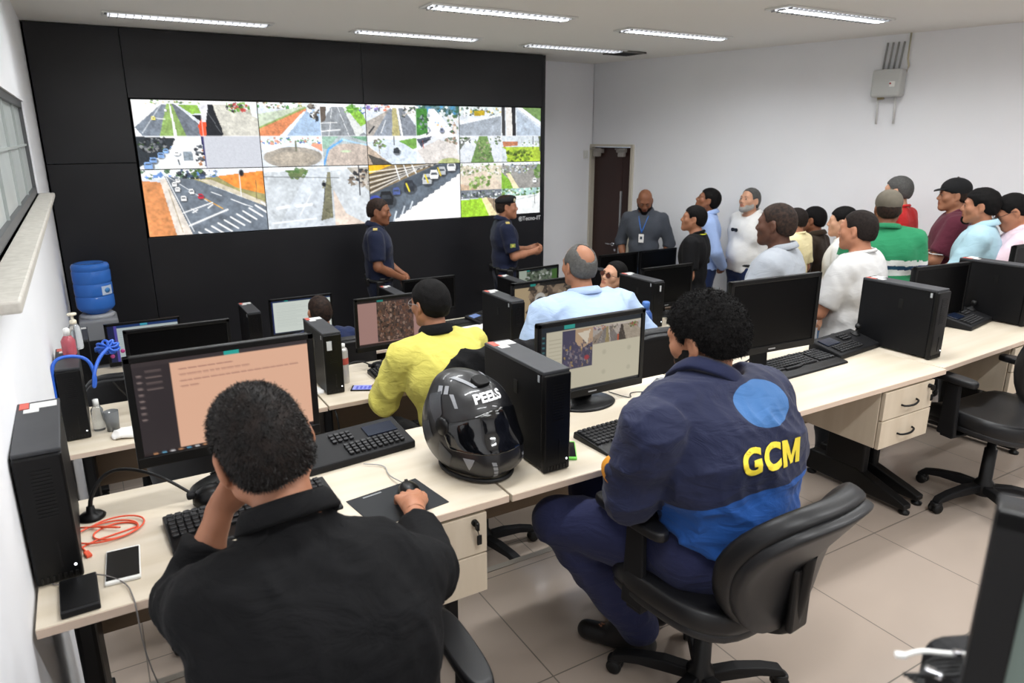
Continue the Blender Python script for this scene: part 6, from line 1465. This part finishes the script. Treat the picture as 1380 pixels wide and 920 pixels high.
make_person('man with glasses in a pale pink shirt, hand at his chin', (5.47, 2.45, -.3), R_(30), stand(('chin', 'cross'), hyaw=R_(10), hpitch=R_(-28), head=V3(0, .06, 1.585)), H=1.70, skinm=SK5, hair=HB, hairst='short', shirt=cloth('pink_shirt', 'e6cdd6', 'dcc0cb'), sleeve='short', hem=.84, trouser=BLKT, collar=(MATS['cloth_pink_shirt'], 'polo'), glasses=(mat('glasses_black', '141416', .3), None), eyes=True, seed=18)
# seated people in world coordinates
def wp(origin, d):
    o = V3(*origin); out = {}
    for k, v in d.items():
        if k in ('pel', 'wai', 'che', 'shl', 'nb', 'head'): out[k] = V3(*v)-o
        elif k in ('S', 'E', 'W', 'hips', 'knees', 'ankles', 'toes'): out[k] = [V3(*p)-o for p in v]
        elif k in ('lat', 'fwd'): a = V3(*v); out[k] = a/np.linalg.norm(a)
        elif k in ('hd', 'hn'): out[k] = [V3(*p) for p in v]
        elif k in ('hempt', 'beltpt'): n = V3(*v[1]); out[k] = (V3(*v[0])-o, n/np.linalg.norm(n))
        else: out[k] = v
    return out
def sit_pose(o, yaw, seat, top, lean=.10, b=1.0, arms='desk', **kw):
    """generic seated pose: o = (x,y) of the hips, seat height, crown height (both world z), yaw of facing"""
    c, s = math.cos(yaw), math.sin(yaw); F = V3(-s, c, 0); L_ = V3(c, s, 0); O_ = V3(o[0], o[1], 0); fl_ = kw.pop('floor')
    hgt = top-.118-seat
    def q(f, u, l=0): return tuple(O_+F*f+L_*l+V3(0, 0, seat+u))
    A = hgt/.77
    d = dict(pel=q(-.02, .10), wai=q(lean*.3-.03, .26*A), che=q(lean*.7-.03, .42*A), shl=q(lean, .55*A), nb=q(lean+.01, .595*A), head=q(lean+.07, .77*A), hyaw=yaw, hpitch=0, hroll=0, lat=tuple(L_), fwd=tuple(F), b=b, belly=0,
             hips=[q(0, .06, -.09), q(0, .06, .09)], knees=[q(.42, .05, -.13), q(.42, .05, .13)], ankles=[tuple(V3(*q(.42, 0, -.13)*1 if False else q(.40, 0, -.13))*V3(1, 1, 0)+V3(0, 0, fl_+.09)), tuple(V3(*q(.40, 0, .13))*V3(1, 1, 0)+V3(0, 0, fl_+.09))],
             toes=[tuple(V3(*q(.58, 0, -.14))*V3(1, 1, 0)+V3(0, 0, fl_+.035)), tuple(V3(*q(.58, 0, .14))*V3(1, 1, 0)+V3(0, 0, fl_+.035))],
             S=[q(lean, .545*A, -.185*b), q(lean, .545*A, .185*b)], E=[q(lean+.10, .30*A, -.25*b), q(lean+.10, .30*A, .25*b)], W=[q(lean+.33, .27*A, -.14), q(lean+.33, .27*A, .14)], hd=[tuple(F+L_*.2), tuple(F-L_*.2)], hn=[(0, 0, -1)]*2,
             hempt=(q(0, .10), (0, 0, 1)), beltpt=(q(0, .13), (0, 0, 1)))
    d.update(kw); return wp((o[0], o[1], fl_), d)
NAVP = cloth('navy_polo', '1c2748', '18213c')
make_person('young man with cropped hair in navy sitting before the pale green-white screen', (1.34, 4.80, -.6), 0, sit_pose((1.34, 4.80), 0, -.10, .675, floor=-.6, hyaw=R_(5)), H=1.72, skinm=SK5, hair=HSHORT, hairst='crop', shirt=NAVP, sleeve='short', trouser=NAVYT, collar=(NAVP, 'crew'), seed=20)
# yellow jacket
YEL = cloth('yellow_jacket', 'cfc562', 'c6bc55', w=.4, f=12, rough=.7); BLKC = cloth('black_cotton', '0c0c0e', '111113', w=.3, sheen=0)
def yel_extra(root, K, HM):
    p = K['S'][0]*.42+K['E'][0]*.58
    m = MB(); X = T(p[0]-.060, p[1]-.038, p[2]+.0) @ RZ(R_(-28)) @ RY(.35)
    m.mi = 0; m.box((0, 0, 0), (.055, .05, .07), M=X @ T(.028, .024, 0), bev=.006)
    m.mi = 1
    for k in range(3): m.box((-.0008, -.0, -.018+k*.016), (.002, .05, .008), M=X @ T(0, .024, 0))
    m.build('sleeve_flag', [mat('flag_teal', '2f5f6c', .6), mat('flag_pale', 'd8e0c0', .6)], root)
    m = MB()
    for i in (0, 1):
        S_ = K['S'][i]; m.tube([tuple(S_*.25+K['nb']*.75+V3(0, .0, .055)), tuple(S_*.8+K['nb']*.2+V3(0, 0, .045))], .008)
    m.build('shoulder_strap', YEL, root)
make_person('man in a bright yellow jacket with a black collar sitting at the second row', (1.45, 2.98, -.3), 0, sit_pose((1.45, 2.98), R_(8), .19, 1.075, floor=-.3, lean=.16, b=1.08, hyaw=R_(16), hpitch=R_(-4)), H=1.72, skinm=SK1, hair=HB, hairst='thick', shirt=YEL, shirt_t=.022, sleeve='long', trouser=BLKT, collar=(BLKC, 'stand'), glasses=(mat('glasses_silver', '9a9a9c', .3, metal=.6), None), fold=.008, seed=21, shh=.009, h=.012, extra=yel_extra)
# pale blue shirt, balding
PB = cloth('pale_blue_shirt', 'abc0e0', 'a3b8d9', w=.35, f=10, rough=.75)
make_person('balding grey-haired man in a pale blue shirt seated at the second row', (2.31, 3.00, -.3), 0, sit_pose((2.31, 3.00), R_(-2), .26, 1.19, floor=-.3, lean=.12, b=1.36, hyaw=R_(2), E=[(1.93, 3.12, .54), (2.80, 3.02, .52)], W=[(2.07, 3.40, .52), (2.76, 3.34, .53)]), H=1.72, skinm=SK1, hair=HG, hairst='ring', shirt=PB, shirt_t=.020, sleeve='rolled', trouser=BLKT, collar=(PB, 'shirt'), fold=.006, seed=22, shh=.009, h=.012)
make_person('man in brown-tinted sunglasses leaning in beside the balding man, only his head showing', (3.60, 4.30, -.6), 0, sit_pose((3.60, 4.30), R_(78), -.08, .83, floor=-.6, lean=.05, hyaw=R_(98), hpitch=R_(14), hroll=R_(-10)), H=1.72, skinm=SK4, hair=HB, hairst='receding', shirt=cloth('sunglasses_mans_shirt', '3a4a6a', '34425e'), sleeve='short', trouser=BLKT, collar=(MATS['cloth_sunglasses_mans_shirt'], 'shirt'), glasses=(mat('glasses_black', '141416', .3), mat('brown_lens', '4a2418', .12)), eyes=True, seed=23, hh=.006)
# ---------------- the two men in the foreground ----------------
BLS = cloth('black_work_shirt', '0a0a0c', '0e0e10', w=.5, f=8, rough=.9, sheen=0)
def strands(root, K, hm, n, l0, seed, rnd=.35, w=.0006):
    """short hair drawn as individual tapered blades rooted on the hair cap"""
    r = np.random.RandomState(seed); HR = rot3(K['hyaw'], K['hpitch'], K['hroll']); me = [c for c in root.children if c.name.startswith('hair')][0].data
    C = np.zeros(len(me.polygons)*3); me.polygons.foreach_get('center', C); C = C.reshape(-1, 3); Nn = np.zeros(len(me.polygons)*3); me.polygons.foreach_get('normal', Nn); Nn = Nn.reshape(-1, 3)
    loc = (C-K['head'])@HR; ok = np.where((loc/np.linalg.norm(loc, axis=1)[:, None]*(Nn@HR)).sum(1) > .55)[0]; i = ok[r.randint(0, len(ok), n)]
    p = C[i]+r.normal(size=(n, 3))*.002; nr = Nn[i]; p -= nr*.001; comb = np.where((loc[i][:, 2] > .05)[:, None], np.array([0, .5, -.2]), np.array([0, -.1, -1.1]))@HR.T
    t = nr*.7+comb*.5+r.normal(size=(n, 3))*rnd; t /= np.linalg.norm(t, axis=1)[:, None]; s_ = np.cross(t, r.normal(size=(n, 3))); s_ /= np.linalg.norm(s_, axis=1)[:, None]
    L_ = (l0*(.6+.6*r.rand(n)))[:, None]; m1 = p+t*L_*.6+nr*.0005; e = p+t*L_+comb*L_*.25
    V = np.stack([p-s_*w, p+s_*w, m1+s_*w*.7, m1-s_*w*.7, e+s_*w*.15, e-s_*w*.15], 1).reshape(-1, 3); k = np.arange(n)[:, None]*6
    Q = np.concatenate([k+np.array([[0, 1, 2, 3]]), k+np.array([[3, 2, 4, 5]])], 0); npmesh('hair_strands', V, Q, hm, root)
SCALP = mat('hair_cropped_close', '100d0c', .6, spec=.25, mottle=(40, '231a16', .8), bump=(300, .5, .0015))
def gstr(root, K): strands(root, K, mat('hair_blades_black', '0d0b0b', .7, spec=.2), 20000, .0075, 9, rnd=1.0, w=.0008)
def blk_extra(root, K, HM):
    strands(root, K, mat('hair_blades', '120e0c', .45, spec=.35), 16000, .0060, 5)
    for i in (1,):
        S_ = K['S'][i]; nb = K['nb']
    sh = [c for c in root.children if c.name.startswith('shirt')][0]
    for i in (0, 1):
        S_, nb = Vector(K['S'][i]), Vector(K['nb']); d = (S_-nb).normalized(); c = nb*.30+S_*.70+Vector((0, -.004, .070))
        q = d.to_track_quat('X', 'Z').to_matrix().to_4x4(); m = MB(); m.pad(.135, .055, .012, n=4, M=T(c) @ q, bend=lambda p: Vector((p.x, p.y, p.z-2.2*p.y*p.y-.9*max(0, p.x)**2))); m.build('epaulet', BLS, root)
O8 = (.27, .98, 0)
D8 = dict(pel=(.27, 1.00, .56), wai=(.27, 1.06, .70), che=(.265, 1.12, .84), shl=(.265, 1.19, .965), nb=(.255, 1.25, 1.035), head=(.232, 1.35, 1.185), hyaw=R_(4), hpitch=R_(-16), hroll=R_(-13), lat=(1, -.03, -.06), fwd=(.05, .9, .2), b=1.09, belly=0, hs=1.09,
          hips=[(.17, 1.02, .52), (.37, 1.02, .52)], knees=[(.10, 1.42, .53), (.44, 1.42, .53)], ankles=[(.10, 1.36, .09), (.44, 1.36, .09)], toes=[(.08, 1.54, .035), (.46, 1.54, .035)],
          S=[(.10, 1.20, .96), (.445, 1.17, .925)], E=[(.075, 1.47, .82), (.57, 1.36, .785)], W=[(.165, 1.51, 1.00), (.66, 1.645, .79)], hd=[(.5, -.3, .8), (.22, 1, -.10)], hn=[(.3, -1, 0), (0, -.25, -1)],
          hempt=((.27, 1.0, .54), (0, 0, 1)), beltpt=((.27, 1.0, .60), (0, 0, 1)))
P8 = make_person('man in a black shirt at the lower left, one hand on a mouse', O8, 0, wp(O8, D8), H=1.72, skinm=SK5, hair=SCALP, hairst='crop', shirt=BLS, shirt_t=.022, sleeve='long', trouser=BLKT, collar=(BLS, 'shirt'), fold=.007, seed=31, h=.011, shh=.007, hh=.0045, hairh=.004, fh=.0035, cuffs=(.60, .60), curl=((.2, .3, .3), (.25, .55, .45)), thumb=(.5, .1), extra=blk_extra)
JK = cloth('gcm_jacket', '3f6ba0', '1b2038', w=.45, f=9, rough=.7, mot=.06, pat=[(-1, '1e233e'), (0, '1f4f96')])
O7 = (1.55, 1.33, 0)
D7 = dict(pel=(1.53, 1.34, .58), wai=(1.53, 1.31, .72), che=(1.505, 1.32, .88), shl=(1.47, 1.36, 1.015), nb=(1.465, 1.39, 1.065), head=(1.505, 1.44, 1.20), hyaw=R_(14), hpitch=R_(-10), hroll=R_(-4), lat=(.97, .05, -.03), fwd=(-.05, 1, .1), b=1.30, belly=.06, hs=1.08,
          hips=[(1.47, 1.36, .545), (1.60, 1.44, .545)], knees=[(1.19, 1.70, .565), (1.40, 1.80, .56)], ankles=[(1.46, 1.60, .12), (1.62, 1.70, .12)], toes=[(1.36, 1.76, .04), (1.55, 1.86, .04)],
          S=[(1.225, 1.33, 1.005), (1.68, 1.36, 1.0)], E=[(1.215, 1.40, .79), (1.80, 1.52, .80)], W=[(1.40, 1.60, .74), (1.68, 1.72, .79)], hd=[(1, .4, 0), (-.6, 1, 0)], hn=[(0, 0, -1), (0, 0, -1)],
          hempt=((1.57, 1.25, .60), (.25, -.2, 1)), beltpt=((1.57, 1.25, .66), (.1, -.1, 1)))
def gpat(V):
    Z = V[:, 2]; X = V[:, 0]; Y = V[:, 1]
    torso = (np.abs(X-.01) < .33) & (Y < .12)
    lower = np.clip((.845-.9*np.minimum(X+.02, 0)**2+.10*(X-.05)**2-Z)*30, -.9, .9)
    # stay off the sleeves
    dl = np.linalg.norm(V-(K7['E'][0]), axis=1); lower = np.where(dl < .10, -.9, lower)
    q = K7['nb']+V3(.070, -.10, -.015); dd = np.linalg.norm((V-q)*np.array([.72, .55, 1.35]), axis=1)
    return np.minimum(lower, (dd-.082)*30-1)
K7 = wp(O7, D7)
def gcm_extra(root, K, HM):
    gstr(root, K)
    so = [c for c in root.children if c.name.startswith('shirt')][0]; so.name = 'jacket'; me = so.data
    bvh = BVHTree.FromPolygons([v.co.copy() for v in me.vertices], [tuple(p.vertices) for p in me.polygons])
    yl = mat('print_yellow', 'f0d840', .6); tm = text_mesh('GC', .094, depth=0, bold=.0036, spacing=1.12)
    for v in tm.vertices: v.co.x -= .040
    wrap(tm, root, bvh, GC, GL_, GA, .92, 1, .0035, yl, cell=.006)
    mx, my = .036, -.036; mp_ = [[(0, 0), (.017, 0), (.017, .072), (0, .072)], [(.055, 0), (.072, 0), (.072, .072), (.055, .072)], [(.004, .072), (.020, .072), (.043, .004), (.030, .004)], [(.068, .072), (.052, .072), (.029, .004), (.042, .004)]]
    wrap(flatpoly([[(x+mx, y+my) for x, y in P] for P in mp_]), root, bvh, GC, GL_, GA, .92, 1, .0038, yl, cell=.006)
    # round badge on the left upper arm
    p = K['S'][0]*.45+K['E'][0]*.55
    m = MB(); X = T(p[0]-.082, p[1]+.02, p[2]) @ RZ(R_(10)) @ RY(-PI/2)
    m.mi = 0; m.lathe([(0, .004), (.036, .002), (.040, -.01)], seg=24, M=X, sx=1.1); m.mi = 1; m.lathe([(0, .006), (.022, .0045), (.024, .0)], seg=20, M=X, sx=1.1); m.build('sleeve_badge', [mat('badge_orange', 'e0962c', .6), mat('badge_navy', '28304c', .6)], root)
GC, GL_, GA = (.02, -.06, .912), (.60, 1, -.2), R_(3)
P7 = make_person('heavyset man with curly black hair in a navy and blue jacket lettered GCM', O7, 0, K7, H=1.72, skinm=SK1, hair=HB, hairst='curly', shirt=JK, shirt_t=.024, sleeve='long', trouser=cloth('navy_work_trousers', '25294a', '1f2340', w=.5, f=8), collar=(cloth('navy_collar', '1f2440', '1b2038'), 'shirt'), beard=(HB, 'full'), fold=.008, seed=33, h=.011, shh=.007, hh=.0045, hairh=.0035, shirt_pat=gpat, extra=gcm_extra)
# black jacket over the yellow man's chair, with a white hanger hook
jk = [cap((-.15, 0, .48), (.15, 0, .48), .04, k=.05), cap((-.20, 0, .42), (.20, 0, .42), .045, k=.05), ell((0, -.02, .27), (.25, .055, .26), k=.05), cap((-.22, -.01, .40), (-.25, -.01, .08), .05, .045, k=.03), cap((.22, -.01, .40), (.25, -.01, .08), .05, .045, k=.03)]
lo, hi = bounds(jk, .03); D, G = field(jk, lo, hi, .010); D = D-folds((G[0], G[1], G[2]*.5), 30, 8, .010); V, Q = surfnets(D, lo, .010)
t = thing('jacket', 'black jacket hung over the chair back behind the man in yellow', 'jacket', (1.49, 2.60, .34), R_(-6)); t.scale = (1.1, 1, 1.05); npmesh('fabric', V, Q, BLKC, t)
m = MB(); m.tube([(.03, -.06, .40), (.06, -.072, .375), (.09, -.072, .372), (.11, -.066, .40)], .004, smooth_path=2); m.build('hanger_loop', WHITEP, t)
# cables and plugs at the lower right, close to us
t = thing('cable_bundle', 'out-of-focus bundle of dark cables with white and metal plugs at the lower right', 'cables', (.665, .30, 1.25), R_(-42)); t.scale = (.75, .75, .75)
m = MB()
for k in range(5): m.tube([(-.03+.004*k, -.006*k, -.008), (-.005, .006*k-.012, .006), (.025, .006*k-.012, .010+.002*k), (.07, .004*k, .018)], .0028, smooth_path=3)
m.build('black_cables', RUBBER, t)
m = MB(); m.tube([(-.034, .0, .022), (-.01, .008, .028), (.02, .01, .026), (.055, .01, .03)], .0032, smooth_path=2); m.box((-.038, .0, .022), (.014, .009, .007), bev=.002); m.build('white_cable', WHITEP, t)
m = MB(); m.box((.004, -.006, .006), (.022, .012, .009), R=Matrix.Rotation(-.5, 3, 'Z'), bev=.002); m.build('metal_plug', CHROME, t)
m = MB(); m.box((.03, .0, .036), (.012, .009, .008), bev=.002); m.build('metal_plug', CHROME, t)
t = thing('equipment_case', 'dark rounded equipment case under the blurred cables at the bottom right corner', 'case', (.80, .27, 1.04), R_(-25))
m = MB(); m.box((0, 0, .085), (.13, .17, .17), bev=.03, seg=4); m.build('case', PLASTM, t)
m = MB(); m.tube([(-.03, 0, .16), (-.03, 0, .195), (.03, 0, .195), (.03, 0, .16)], .006, smooth_path=2); m.build('handle', RUBBER, t)
